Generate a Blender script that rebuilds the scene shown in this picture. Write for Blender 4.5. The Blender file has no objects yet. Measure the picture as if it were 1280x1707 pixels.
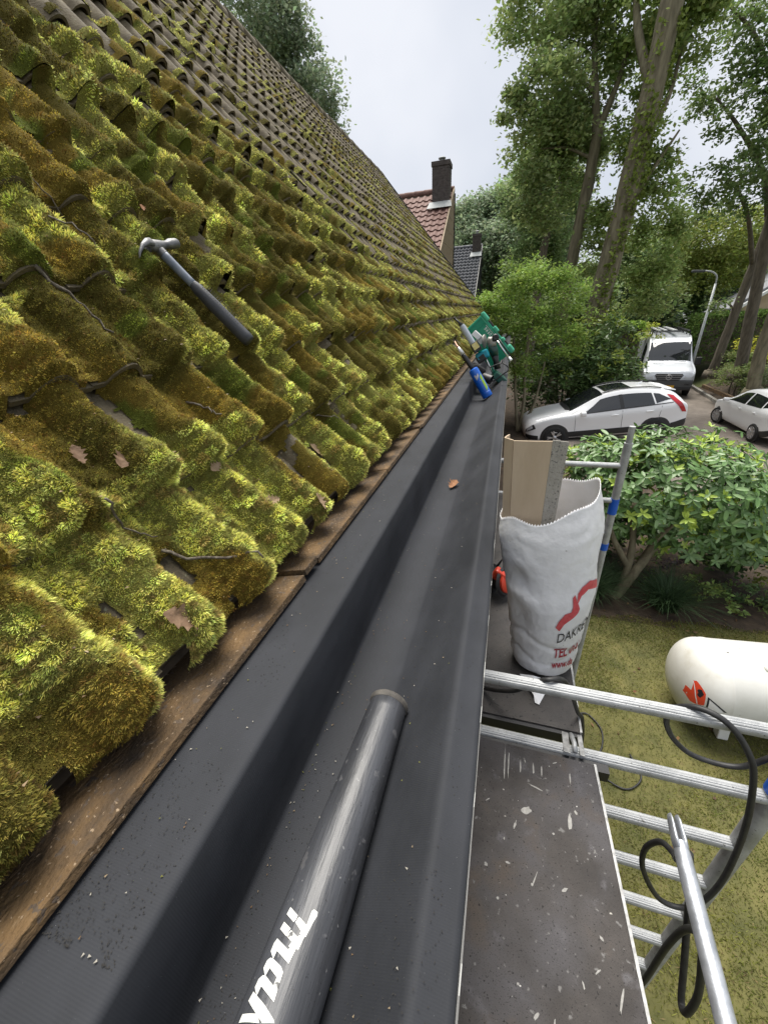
import bpy, math, random
import numpy as np
from mathutils import Matrix, Vector
random.seed(7); RNG = np.random.default_rng(11)
SC = bpy.context.scene
COL = SC.collection
R = math.radians
# ------------------------------------------------------------------ camera, sky, sun, exposure
CAM_Z = 3.8
cd = bpy.data.cameras.new('camera'); cam = bpy.data.objects.new('camera', cd); COL.objects.link(cam)
cd.sensor_fit = 'HORIZONTAL'; cd.sensor_width = 36.0; cd.lens = 641.0 / 1280.0 * 36.0
cd.clip_start = 0.02; cd.clip_end = 600
RW = np.array([[0.957, 0.083, -0.277], [0.284, -0.448, 0.848], [-0.053, -0.890, -0.452]])
u_, s_, v_ = np.linalg.svd(RW); RW = u_ @ v_
m = Matrix.Identity(4)
for i in range(3):
    m[i][0] = RW[i, 0]; m[i][1] = -RW[i, 1]; m[i][2] = -RW[i, 2]
m[2][3] = CAM_Z
cam.matrix_world = m
SC.camera = cam
CAMP = np.array([0, 0, CAM_Z]); FWD = RW[:, 2]

SUN_EL, SUN_AZ = 70.0, -22.0        # azimuth measured from +y towards +x
wd = bpy.data.worlds.new('World'); SC.world = wd; wd.use_nodes = True
nt = wd.node_tree; nt.nodes.clear()
wo = nt.nodes.new('ShaderNodeOutputWorld'); bg = nt.nodes.new('ShaderNodeBackground')
sky = nt.nodes.new('ShaderNodeTexSky'); sky.sky_type = 'NISHITA'; sky.sun_disc = False
sky.sun_elevation = R(SUN_EL); sky.sun_rotation = R(SUN_AZ); sky.dust_density = 4.0
tc = nt.nodes.new('ShaderNodeTexCoord')
nz = nt.nodes.new('ShaderNodeTexNoise'); nz.inputs['Scale'].default_value = 2.2; nz.inputs['Detail'].default_value = 4; nz.inputs['Roughness'].default_value = .5
nt.links.new(tc.outputs['Generated'], nz.inputs['Vector'])
rp = nt.nodes.new('ShaderNodeValToRGB')
rp.color_ramp.elements[0].position = .36; rp.color_ramp.elements[0].color = (.60, .64, .72, 1)
rp.color_ramp.elements[1].position = .66; rp.color_ramp.elements[1].color = (.77, .79, .84, 1)
nt.links.new(nz.outputs['Fac'], rp.inputs['Fac'])
sc_ = nt.nodes.new('ShaderNodeVectorMath'); sc_.operation = 'SCALE'; sc_.inputs['Scale'].default_value = 5.4
nt.links.new(rp.outputs['Color'], sc_.inputs[0])
mx = nt.nodes.new('ShaderNodeMixRGB'); mx.inputs['Fac'].default_value = .95
nt.links.new(sky.outputs['Color'], mx.inputs['Color1']); nt.links.new(sc_.outputs[0], mx.inputs['Color2'])
nt.links.new(mx.outputs['Color'], bg.inputs['Color']); bg.inputs['Strength'].default_value = .12
nt.links.new(bg.outputs['Background'], wo.inputs['Surface'])
sd = bpy.data.lights.new('sun', 'SUN'); sd.energy = 3.6; sd.angle = R(40); sd.color = (1.0, .955, .88)
sun = bpy.data.objects.new('sun', sd); COL.objects.link(sun)
sv = Vector((math.sin(R(SUN_AZ)) * math.cos(R(SUN_EL)), math.cos(R(SUN_AZ)) * math.cos(R(SUN_EL)), math.sin(R(SUN_EL))))
sun.rotation_euler = sv.to_track_quat('Z', 'Y').to_euler(); sun.location = sv * 40
SC.view_settings.view_transform = 'Standard'; SC.view_settings.look = 'None'
SC.view_settings.exposure = 0.82; SC.view_settings.gamma = 1.0; SC.view_settings.use_curve_mapping = False
SC.cycles.max_bounces = 5; SC.cycles.transparent_max_bounces = 6; SC.cycles.diffuse_bounces = 3; SC.cycles.glossy_bounces = 3
SC.cycles.caustics_reflective = False; SC.cycles.caustics_refractive = False

# ------------------------------------------------------------------ helpers
def _hash(ix, iy, seed):
    h = (ix.astype(np.int64) * 374761393 + iy.astype(np.int64) * 668265263 + seed * 974634777) & 0xFFFFFFFF
    h = ((h ^ (h >> 13)) * 1274126177) & 0xFFFFFFFF
    return ((h ^ (h >> 16)) & 0xFFFF) / 65535.0
def vn(x, y, seed=0):
    x = np.asarray(x, float); y = np.asarray(y, float)
    ix = np.floor(x); iy = np.floor(y); fx = x - ix; fy = y - iy
    fx = fx * fx * (3 - 2 * fx); fy = fy * fy * (3 - 2 * fy)
    a = _hash(ix, iy, seed); b = _hash(ix + 1, iy, seed); c = _hash(ix, iy + 1, seed); d = _hash(ix + 1, iy + 1, seed)
    return (a * (1 - fx) + b * fx) * (1 - fy) + (c * (1 - fx) + d * fx) * fy
def fbm(x, y, seed=0, o=3):
    t = 0; a = 1; s = 0
    for k in range(o):
        t = t + a * vn(np.asarray(x) * 2 ** k, np.asarray(y) * 2 ** k, seed + 17 * k); s += a; a *= .5
    return t / s
def worley(x, y, seed=0):
    x = np.asarray(x, float); y = np.asarray(y, float); ix = np.floor(x); iy = np.floor(y); best = np.full(x.shape, 9.)
    for a in (-1, 0, 1):
        for b in (-1, 0, 1):
            jx = ix + a + _hash(ix + a, iy + b, seed); jy = iy + b + _hash(ix + a, iy + b, seed + 7)
            best = np.minimum(best, (x - jx) ** 2 + (y - jy) ** 2)
    return np.sqrt(best)
def sstep(a, b, x):
    t = np.clip((np.asarray(x, float) - a) / (b - a), 0, 1); return t * t * (3 - 2 * t)

def mat(name, c1, c2=None, scale=8, rough=.7, bump=0, bscale=40, metal=0, spec=.5, coat=0, attr=None, detail=6, c3=None, r2=None, trans=0, stretch=None, ramp=(.35, .65), speck=None):
    M = bpy.data.materials.new(name); M.use_nodes = True
    n = M.node_tree.nodes; L = M.node_tree.links; b = n['Principled BSDF']
    b.inputs['Roughness'].default_value = rough; b.inputs['Metallic'].default_value = metal
    b.inputs['Specular IOR Level'].default_value = spec; b.inputs['Coat Weight'].default_value = coat
    b.inputs['Base Color'].default_value = (*c1, 1)
    tcn = n.new('ShaderNodeTexCoord'); vec = tcn.outputs['Object']
    if stretch:
        mp = n.new('ShaderNodeMapping'); mp.inputs['Scale'].default_value = stretch; L.new(vec, mp.inputs['Vector']); vec = mp.outputs['Vector']
    col = None
    if c2 is not None:
        t = n.new('ShaderNodeTexNoise'); t.inputs['Scale'].default_value = scale; t.inputs['Detail'].default_value = detail; t.inputs['Roughness'].default_value = .6
        L.new(vec, t.inputs['Vector'])
        cr = n.new('ShaderNodeValToRGB'); e = cr.color_ramp.elements
        e[0].position = ramp[0]; e[0].color = (*c1, 1); e[1].position = ramp[1]; e[1].color = (*c2, 1)
        if c3 is not None:
            k = cr.color_ramp.elements.new(min(.98, ramp[1] + .12)); k.color = (*c3, 1)
        L.new(t.outputs['Fac'], cr.inputs['Fac']); col = cr.outputs['Color']
        if r2 is not None:
            mr = n.new('ShaderNodeMapRange'); mr.inputs['From Min'].default_value = .3; mr.inputs['From Max'].default_value = .7
            mr.inputs['To Min'].default_value = rough; mr.inputs['To Max'].default_value = r2
            L.new(t.outputs['Fac'], mr.inputs['Value']); L.new(mr.outputs['Result'], b.inputs['Roughness'])
    if attr:
        a = n.new('ShaderNodeVertexColor'); a.layer_name = attr
        if col is None: col = a.outputs['Color']
        else:
            mm = n.new('ShaderNodeMixRGB'); mm.blend_type = 'MULTIPLY'; mm.inputs['Fac'].default_value = 1
            L.new(a.outputs['Color'], mm.inputs['Color1']); L.new(col, mm.inputs['Color2']); col = mm.outputs['Color']
    if speck:                                   # (scale, threshold, colour)
        for (ss, th, sc3, *wd3) in speck:
            t2 = n.new('ShaderNodeTexNoise'); t2.inputs['Scale'].default_value = ss; t2.inputs['Detail'].default_value = 8 if wd3 else 3
            L.new(tcn.outputs['Object'], t2.inputs['Vector'])
            c2r = n.new('ShaderNodeValToRGB'); c2r.color_ramp.elements[0].position = th; c2r.color_ramp.elements[1].position = th + (wd3[0] if wd3 else .03)
            L.new(t2.outputs['Fac'], c2r.inputs['Fac'])
            mm = n.new('ShaderNodeMixRGB'); mm.inputs['Color2'].default_value = (*sc3, 1)
            L.new(c2r.outputs['Color'], mm.inputs['Fac'])
            if col is None: mm.inputs['Color1'].default_value = (*c1, 1)
            else: L.new(col, mm.inputs['Color1'])
            col = mm.outputs['Color']
    if col is not None: L.new(col, b.inputs['Base Color'])
    if bump:
        t3 = n.new('ShaderNodeTexNoise'); t3.inputs['Scale'].default_value = bscale; t3.inputs['Detail'].default_value = 5
        L.new(vec, t3.inputs['Vector']); bp = n.new('ShaderNodeBump'); bp.inputs['Strength'].default_value = bump; bp.inputs['Distance'].default_value = .01
        L.new(t3.outputs['Fac'], bp.inputs['Height']); L.new(bp.outputs['Normal'], b.inputs['Normal'])
    if trans:
        tr = n.new('ShaderNodeBsdfTranslucent'); mxs = n.new('ShaderNodeMixShader'); mxs.inputs['Fac'].default_value = trans
        if col is not None: L.new(col, tr.inputs['Color'])
        else: tr.inputs['Color'].default_value = (*c1, 1)
        L.new(b.outputs[0], mxs.inputs[1]); L.new(tr.outputs[0], mxs.inputs[2]); L.new(mxs.outputs[0], n['Material Output'].inputs['Surface'])
    return M

def link(o, parent=None):
    COL.objects.link(o)
    if parent is not None:
        o.parent = parent
        o.matrix_parent_inverse = WORLD_INV.get(parent.name, Matrix.Identity(4))
    return o
WORLD_INV = {}
def thing(name, label, cat, loc=(0, 0, 0), group=None, rot=None):
    o = bpy.data.objects.new(name, None); COL.objects.link(o); o.empty_display_size = .1
    o.location = loc
    if rot is not None:                      # local-space builds: children stay in local coordinates
        o.rotation_euler = rot
    else:
        WORLD_INV[o.name] = Matrix.Translation(-Vector(loc))
    return tag(o, label, cat, group)
def tag(o, label=None, cat=None, group=None, kind=None):
    if label: o['label'] = label
    if cat: o['category'] = cat
    if group: o['group'] = group
    if kind: o['kind'] = kind
    return o
def np_mesh(name, V, F, mt=None, cols=None, smooth=False):
    me = bpy.data.meshes.new(name); V = np.asarray(V, np.float32); F = np.asarray(F, np.int32)
    k = F.shape[1]; me.vertices.add(len(V)); me.vertices.foreach_set('co', V.ravel())
    me.loops.add(F.size); me.loops.foreach_set('vertex_index', F.ravel())
    me.polygons.add(len(F)); me.polygons.foreach_set('loop_start', np.arange(0, F.size, k, dtype=np.int32))
    if smooth: me.polygons.foreach_set('use_smooth', np.ones(len(F), bool))
    if cols is not None:
        ca = me.color_attributes.new('col', 'FLOAT_COLOR', 'POINT')
        ca.data.foreach_set('color', np.c_[cols, np.ones(len(cols))].astype(np.float32).ravel())
    me.update(calc_edges=True)
    if mt: me.materials.append(mt)
    return me
def np_obj(name, V, F, mt, parent=None, cols=None, smooth=False):
    return link(bpy.data.objects.new(name, np_mesh(name, V, F, mt, cols, smooth)), parent)
class MB:
    def __init__(s): s.v = []; s.f = []; s.mi = []; s.cur = 0
    def add(s, vs, fs):
        o = len(s.v); s.v += [tuple(map(float, p)) for p in vs]; s.f += [tuple(i + o for i in f) for f in fs]; s.mi += [s.cur] * len(fs); return s
    def box(s, c, d, rz=0, ry=0, rx=0, taper=1):
        M = Matrix.Rotation(rz, 3, 'Z') @ Matrix.Rotation(ry, 3, 'Y') @ Matrix.Rotation(rx, 3, 'X'); vs = []
        for z in (-1, 1):
            k = taper if z > 0 else 1
            for x, y in ((-1, -1), (1, -1), (1, 1), (-1, 1)):
                vs.append(Vector(c) + M @ Vector((x * d[0] / 2 * k, y * d[1] / 2 * k, z * d[2] / 2)))
        return s.add(vs, [(0, 3, 2, 1), (4, 5, 6, 7), (0, 1, 5, 4), (1, 2, 6, 5), (2, 3, 7, 6), (3, 0, 4, 7)])
    def bar(s, a, b, w, h, up=(0, 0, 1)):
        a = Vector(a); b = Vector(b); d = (b - a).normalized(); u = Vector(up); x = d.cross(u).normalized(); u = x.cross(d)
        vs = [p + x * (i * w / 2) + u * (j * h / 2) for p in (a, b) for i, j in ((-1, -1), (1, -1), (1, 1), (-1, 1))]
        return s.add(vs, [(0, 3, 2, 1), (4, 5, 6, 7), (0, 1, 5, 4), (1, 2, 6, 5), (2, 3, 7, 6), (3, 0, 4, 7)])
    def tube(s, pts, r, n=10, caps=True, sec=None):
        pts = [Vector(p) for p in pts]; m_ = len(pts); rs = r if hasattr(r, '__len__') else [r] * m_
        up = Vector((0, 0, 1)); vs = []; px = None
        for i, p in enumerate(pts):
            d = (pts[min(i + 1, m_ - 1)] - pts[max(i - 1, 0)]).normalized()
            if px is None:
                px = d.cross(up)
                if px.length < .05: px = d.cross(Vector((0, 1, 0)))
            px = (px - d * px.dot(d)).normalized(); q = d.cross(px)
            for k in range(n):
                t = 2 * math.pi * k / n; rr = rs[i] * (sec(t) if sec else 1)
                vs.append(p + px * (math.cos(t) * rr) + q * (math.sin(t) * rr))
        fs = [(i * n + k, i * n + (k + 1) % n, (i + 1) * n + (k + 1) % n, (i + 1) * n + k) for i in range(m_ - 1) for k in range(n)]
        if caps: fs += [tuple(range(n))[::-1], tuple(range((m_ - 1) * n, m_ * n))]
        return s.add(vs, fs)
    def lathe(s, o, axis, prof, n=24, a0=0, a1=2 * math.pi):
        o = Vector(o); ax = Vector(axis).normalized(); x = ax.orthogonal().normalized(); y = ax.cross(x); vs = []
        full = abs(a1 - a0 - 2 * math.pi) < 1e-6; m_ = n if full else n + 1
        for (h, r) in prof:
            for k in range(m_):
                t = a0 + (a1 - a0) * k / n; vs.append(o + ax * h + x * (r * math.cos(t)) + y * (r * math.sin(t)))
        fs = []
        for i in range(len(prof) - 1):
            for k in range(n):
                k2 = (k + 1) % m_; fs.append((i * m_ + k, i * m_ + k2, (i + 1) * m_ + k2, (i + 1) * m_ + k))
        return s.add(vs, fs)
    def prism(s, poly, a, nrm):
        n = len(poly); P = [Vector(p) for p in poly]; d = Vector(nrm) * a
        return s.add(P + [p + d for p in P], [tuple(range(n))[::-1], tuple(range(n, 2 * n))] + [(i, (i + 1) % n, n + (i + 1) % n, n + i) for i in range(n)])
    def mesh(s, name, mats, smooth=False):
        me = bpy.data.meshes.new(name); me.from_pydata(s.v, [], s.f)
        for q in (mats if isinstance(mats, (list, tuple)) else [mats]): me.materials.append(q)
        if any(s.mi): me.polygons.foreach_set('material_index', s.mi)
        if smooth: me.polygons.foreach_set('use_smooth', [True] * len(me.polygons))
        me.update(); return me
    def build(s, name, mats, parent=None, smooth=False, bevel=0, auto=None):
        o = link(bpy.data.objects.new(name, s.mesh(name, mats, smooth)), parent)
        if bevel:
            b = o.modifiers.new('b', 'BEVEL'); b.width = bevel; b.segments = 2; b.limit_method = 'ANGLE'; b.angle_limit = R(40)
        if auto:
            for p in o.data.polygons: p.use_smooth = True
            o.data.set_sharp_from_angle(angle=R(auto))
        return o
def crom(P, n=6):
    P = [np.array(p, float) for p in P]; Q = [2 * P[0] - P[1]] + P + [2 * P[-1] - P[-2]]; out = []
    for i in range(1, len(Q) - 2):
        for t in np.linspace(0, 1, n, endpoint=False):
            a, b, c, d = Q[i - 1], Q[i], Q[i + 1], Q[i + 2]
            out.append(.5 * (2 * b + (c - a) * t + (2 * a - 5 * b + 4 * c - d) * t * t + (3 * b - a - 3 * c + d) * t ** 3))
    out.append(P[-1]); return out
def text_mesh(txt, size, mt, bold=0.0, shear=0.0):
    cu = bpy.data.curves.new('t', 'FONT'); cu.body = txt; cu.size = size; cu.offset = bold; cu.shear = shear; cu.resolution_u = 3
    o = bpy.data.objects.new('t', cu); COL.objects.link(o); bpy.context.view_layer.update()
    me = bpy.data.meshes.new_from_object(o.evaluated_get(bpy.context.evaluated_depsgraph_get()))
    bpy.data.objects.remove(o); bpy.data.curves.remove(cu); me.materials.clear(); me.materials.append(mt); return me
# ------------------------------------------------------------------ ground heights
def zg(x, y):
    x = np.asarray(x, float); y = np.asarray(y, float)
    a = -.6 * sstep(2.4, 5.4, x + .1 * (y - 13)) * sstep(5.8, 9.5, y)
    b = 1.1 * sstep(9.6, 11.2, x - .1 * (y - 21)) * sstep(19, 21.5, y)
    return a + b
# ------------------------------------------------------------------ the house we look along: roof, tiles, gutter
PITCH = R(50); CP, SP = math.cos(PITCH), math.sin(PITCH)
EX, EZ = -.63, 3.18
SD = np.array([-CP, 0, SP]); ND = np.array([SP, 0, CP])
def rp_(y, s, c=0.):                       # point on the roof: along the eave, up the slope, off the slope
    y = np.asarray(y, float); s = np.asarray(s, float); c = np.asarray(c, float)
    return np.stack([EX + s * SD[0] + c * ND[0], y + 0 * s, EZ + s * SD[2] + c * ND[2]], -1)
YEND = 17.0; TW, TG = .19, .315; NC = 21; SLOPE = NC * TG
M_tile = mat('weathered_concrete_tile', (.080, .064, .040), (.175, .145, .092), 14, .9, .5, 160, c3=(.23, .195, .13), speck=[(55, .66, (.20, .20, .14)), (30, .69, (.035, .033, .03))])
M_deck = mat('roof_underlay_dark', (.05, .038, .026), (.09, .068, .045), 20, .95)
M_wood = mat('damp_weathered_wood', (.042, .029, .018), (.155, .092, .037), 11, .85, .7, 130, stretch=(1.2, .8, 1.2), c3=(.25, .175, .10), detail=12, speck=[(60, .62, (.09, .065, .045)), (140, .66, (.30, .22, .14))])
M_brick = mat('house_brick', (.19, .12, .09), (.28, .19, .14), 12, .9, .3, 60)
house = thing('house', 'house with long moss-covered tiled roof sloping down to a black gutter', 'house', (-4.2, 8, 0))
roof = MB()
roof.prism([rp_(-1.0, -.02, -.045), rp_(YEND, -.02, -.045), rp_(YEND, SLOPE, -.045), rp_(-1.0, SLOPE, -.045)], -.05, ND)
roof = roof.build('roof', M_deck, house)
apex = rp_(0, SLOPE)
mb = MB(); rx0, rz0 = apex[0], apex[2]
mb.prism([(rx0, -1, rz0), (rx0, YEND, rz0), (rx0 - 4.2, YEND, rz0 - 5.0), (rx0 - 4.2, -1, rz0 - 5.0)], -.08, (-SP, 0, CP)); mb.build('rear_roof_slope', M_tile, house)
mb = MB(); mb.prism([(EX - .02, YEND - .25, 0), (EX - .02, YEND - .25, EZ - .12), (rx0, YEND - .25, rz0 - .15), (rx0 * 2 - EX, YEND - .25, EZ - .12), (rx0 * 2 - EX, YEND - .25, 0)], .2, (0, -1, 0)); mb.build('gable_wall', M_brick, house)
mb = MB(); mb.box((EX - .13, 7.9, 1.42), (.22, 17.4, 2.84)); mb.build('wall', M_brick, house)

def prof(t):
    t = np.asarray(t, float) % 1.0
    return .052 * np.clip(np.cos(np.pi * (t - .5) / .60), 0, 1) ** .75 - .006 * np.cos(2 * np.pi * t)
LIFT, DROP = .040, .118
tt = np.array([0, .1, .2, .26, .34, .42, .5, .58, .66, .74, .8, .9, 1.0])
a_ = np.where(tt == 0, -.003, np.where(tt == 1, 1.003, tt)) * TW; h_ = prof(np.clip(tt, 0, .9999))
nT = len(tt); V = []
for (b, c0) in ((0, 0), (.40, 0), (0, -.017), (.40, -.017)):
    for i in range(nT): V.append((a_[i], b, h_[i] + LIFT - DROP * b + c0))
F = []
for i in range(nT - 1):
    F += [(i, i + 1, nT + i + 1, nT + i), (2 * nT + i, i + 2 * nT + 1, i + 1, i)[::1], (2 * nT + i + 1, 2 * nT + i, 3 * nT + i, 3 * nT + i + 1)]
F += [(0, nT, 3 * nT, 2 * nT), (nT - 1, 3 * nT - 1, 4 * nT - 1, 2 * nT - 1)]
tile_me = bpy.data.meshes.new('tile'); tile_me.from_pydata(V, [], F); tile_me.materials.append(M_tile)
for p in tile_me.polygons: p.use_smooth = True
tile_me.set_sharp_from_angle(angle=R(50)); tile_me.update()
TV = np.array(V); TFt = []
for f in F: TFt += [f]
TFt = np.array(TFt)
B3 = np.stack([np.array([0, 1, 0]), SD, ND], 1)
cells = []
for c in range(NC):
    for j in range(-4, int(YEND / TW)):
        P = rp_(j * TW + .1, c * TG + .16, .05); d = P - CAMP; cc = RW.T @ d
        inf = cc[2] > .05 and abs(cc[0] / cc[2]) < 1.06 and abs(cc[1] / cc[2]) < 1.42
        cells.append((np.linalg.norm(d) if inf else 1e6 + c, c, j))
cells.sort()
restV, restF = [], []; nv = 0
for k, (dist, c, j) in enumerate(cells):
    jy, js, jc, jr = (RNG.random(4) - .5) * np.array([.006, .014, .008, .03])
    o = rp_(j * TW + jy, c * TG + js, jc)
    ca, sa = math.cos(jr), math.sin(jr)
    Rj = np.array([[ca, -sa, 0], [sa, ca, 0], [0, 0, 1]])
    if k < 296:
        t = bpy.data.objects.new('roof_tile', tile_me)
        Mx = Matrix.Identity(4); BB = B3 @ Rj
        for r_ in range(3):
            for q in range(3): Mx[r_][q] = BB[r_, q]
            Mx[r_][3] = o[r_]
        link(t, roof); t.matrix_basis = Mx
    else:
        restV.append(TV @ (B3 @ Rj).T + o); restF.append(TFt + nv); nv += len(TV)
o = np_obj('roof_tile_field', np.concatenate(restV), np.concatenate(restF), M_tile, roof, smooth=True); o['kind'] = 'stuff'
o.data.set_sharp_from_angle(angle=R(50))
for j in range(43):                                        # ridge tiles
    mb = MB(); y0 = -.4 + j * .405
    mb.lathe((rx0 + .01, y0, rz0 - .02 + .01 * (j % 2)), (0, 1, 0), [(0, .125), (0, .14), (.43, .125), (.43, .11)], 14)
    if y0 < YEND: mb.build('ridge_tile', M_tile, roof, smooth=True)
# verge strip at the far gable
mb = MB(); mb.bar(rp_(YEND + .03, -.03, .0), rp_(YEND + .03, SLOPE, .0), .05, .22, ND); mb.build('verge_board', mat('dark_verge_paint', (.03, .03, .032)), house)

# strip of damp board between the tile ends and the gutter, with batten ends
def strip(pts, y0, y1, n):
    ys = np.linspace(y0, y1, n); V = []; k = len(pts)
    for y in ys: V += [(p[0], y, p[1]) for p in pts]
    F = [(i * k + q, i * k + q + 1, (i + 1) * k + q + 1, (i + 1) * k + q) for i in range(n - 1) for q in range(k - 1)]
    return V, F
edges = [-.6, .78, .86, 1.62, 2.35, 2.43, 3.4, 4.3, 5.6, 7.4, 9.8, 13, YEND]
for i in range(len(edges) - 1):
    mb = MB(); w_ = edges[i + 1] - edges[i]; narrow = w_ < .12
    mb.bar((-.645, edges[i] + .004, 3.122 + (.012 if narrow else 0)), (-.645, edges[i + 1] - .004, 3.122 + (.012 if narrow else 0)), .30, .02, (-.22, 0, 1))
    mb.build('eave_board', M_wood, house, bevel=.002)

M_dirt = mat('eave_dirt', (.035, .028, .018), (.085, .066, .035), 24, .95, .9, 60, c3=(.10, .095, .03))
for k in range(26):
    y0 = -.4 + k * .7; mb = MB(); mb.add([rp_(y0 + dy, s_e, c_e) for dy in (0, .698) for s_e, c_e in ((-.006, -.05), (.002, .004), (.03, .012), (.08, .006))], [(0, 1, 5, 4), (1, 2, 6, 5), (2, 3, 7, 6)]); 
    if y0 < YEND - .7: mb.build('eave_filler', M_dirt, house, True)
# EPDM rubber lining: plateau, upright face, trough, sloped outer side, edge strip, drip
M_epdm = mat('black_rubber_membrane', (.0165, .018, .0215), (.030, .032, .0375), 5, .66, 0, 40, spec=.26, r2=.78, stretch=(1, .6, 1), speck=[(420, .71, (.010, .010, .011)), (640, .755, (.30, .30, .30))])
n_ = M_epdm.node_tree.nodes; l_ = M_epdm.node_tree.links
tcx = [q for q in n_ if q.type == 'TEX_COORD'][0]
wv = n_.new('ShaderNodeTexWave'); wv.wave_type = 'BANDS'; wv.bands_direction = 'Y'; wv.inputs['Scale'].default_value = 95; wv.inputs['Distortion'].default_value = .6; wv.inputs['Detail'].default_value = 1
l_.new(tcx.outputs['Object'], wv.inputs['Vector'])
gn = n_.new('ShaderNodeTexNoise'); gn.inputs['Scale'].default_value = 330; gn.inputs['Detail'].default_value = 3; l_.new(tcx.outputs['Object'], gn.inputs['Vector'])
ad = n_.new('ShaderNodeMath'); ad.operation = 'MULTIPLY_ADD'; ad.inputs[1].default_value = 1.0
l_.new(wv.outputs['Fac'], ad.inputs[0]); l_.new(gn.outputs['Fac'], ad.inputs[2])
bp = n_.new('ShaderNodeBump'); bp.inputs['Strength'].default_value = .14; bp.inputs['Distance'].default_value = .0008
l_.new(ad.outputs[0], bp.inputs['Height']); l_.new(bp.outputs['Normal'], n_['Principled BSDF'].inputs['Normal'])
Z = CAM_Z
gp = [(-.60, Z - .672), (-.545, Z - .668), (-.50, Z - .664), (-.44, Z - .661), (-.395, Z - .6605), (-.3745, Z - .6612), (-.3665, Z - .6640), (-.3625, Z - .6705), (-.356, Z - .74), (-.350, Z - .80), (-.346, Z - .844), (-.343, Z - .8515), (-.337, Z - .8545),
      (-.29, Z - .855), (-.25, Z - .855), (-.212, Z - .854), (-.200, Z - .849), (-.16, Z - .815), (-.11, Z - .772), (-.07, Z - .738), (-.060, Z - .7285), (-.053, Z - .7225), (-.046, Z - .721), (-.040, Z - .7225), (-.033, Z - .7265), (-.004, Z - .732), (.004, Z - .734), (.006, Z - .742), (.006, Z - .80), (.006, Z - .93)]
ysg = np.concatenate([np.arange(-.6, 6, .06), np.arange(6, YEND + .31, .25)])
V = []; kk = len(gp)
for y in ysg:
    for i, (x, z) in enumerate(gp):
        wob = (fbm(y * 1.3, i * .35, 5) - .5) * (.010 if 12 < i < 24 else .006)
        edge = .004 * (fbm(y * 9, 3.3, 8) - .5) if i >= 24 else 0
        V.append((x + edge + (.003 * (vn(y * .9, 1.7, 9) - .5)), y, z + wob))
F = [(i * kk + q, i * kk + q + 1, (i + 1) * kk + q + 1, (i + 1) * kk + q) for i in range(len(ysg) - 1) for q in range(kk - 1)]
gut = np_obj('gutter', V, F, M_epdm, house, smooth=True)
WORLD_INV['gutter'] = Matrix.Identity(4)
mb = MB()                                                  # overlapping joint bands across the lining
for y in (4.45, 9.2):
    pr = [(x, z + .004) for x, z in gp[1:26]]
    vs = [(x, yy, z) for yy in (y, y + .12) for x, z in pr]; k = len(pr)
    mb.add(vs, [(q, q + 1, k + q + 1, k + q) for q in range(k - 1)])
    mb.build('joint_band', M_epdm, gut, smooth=True); mb = MB()
mb = MB(); mb.box((-.32, 8.2, Z - .96), (.66, 17.6, .03)); mb.build('soffit', mat('soffit_paint', (.35, .34, .32), rough=.6), house)
M_white_bead = mat('white_sealant', (.55, .55, .53), rough=.5)
for k in range(7):
    y0 = .12 + .17 * k + random.random() * .12; mb = MB(); mb.tube([(.0068, y0, Z - .742), (.0072, y0 + .02 + random.random() * .05, Z - .743)], .0007, 5); mb.build('sealant_bead', M_white_bead, gut)

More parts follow.
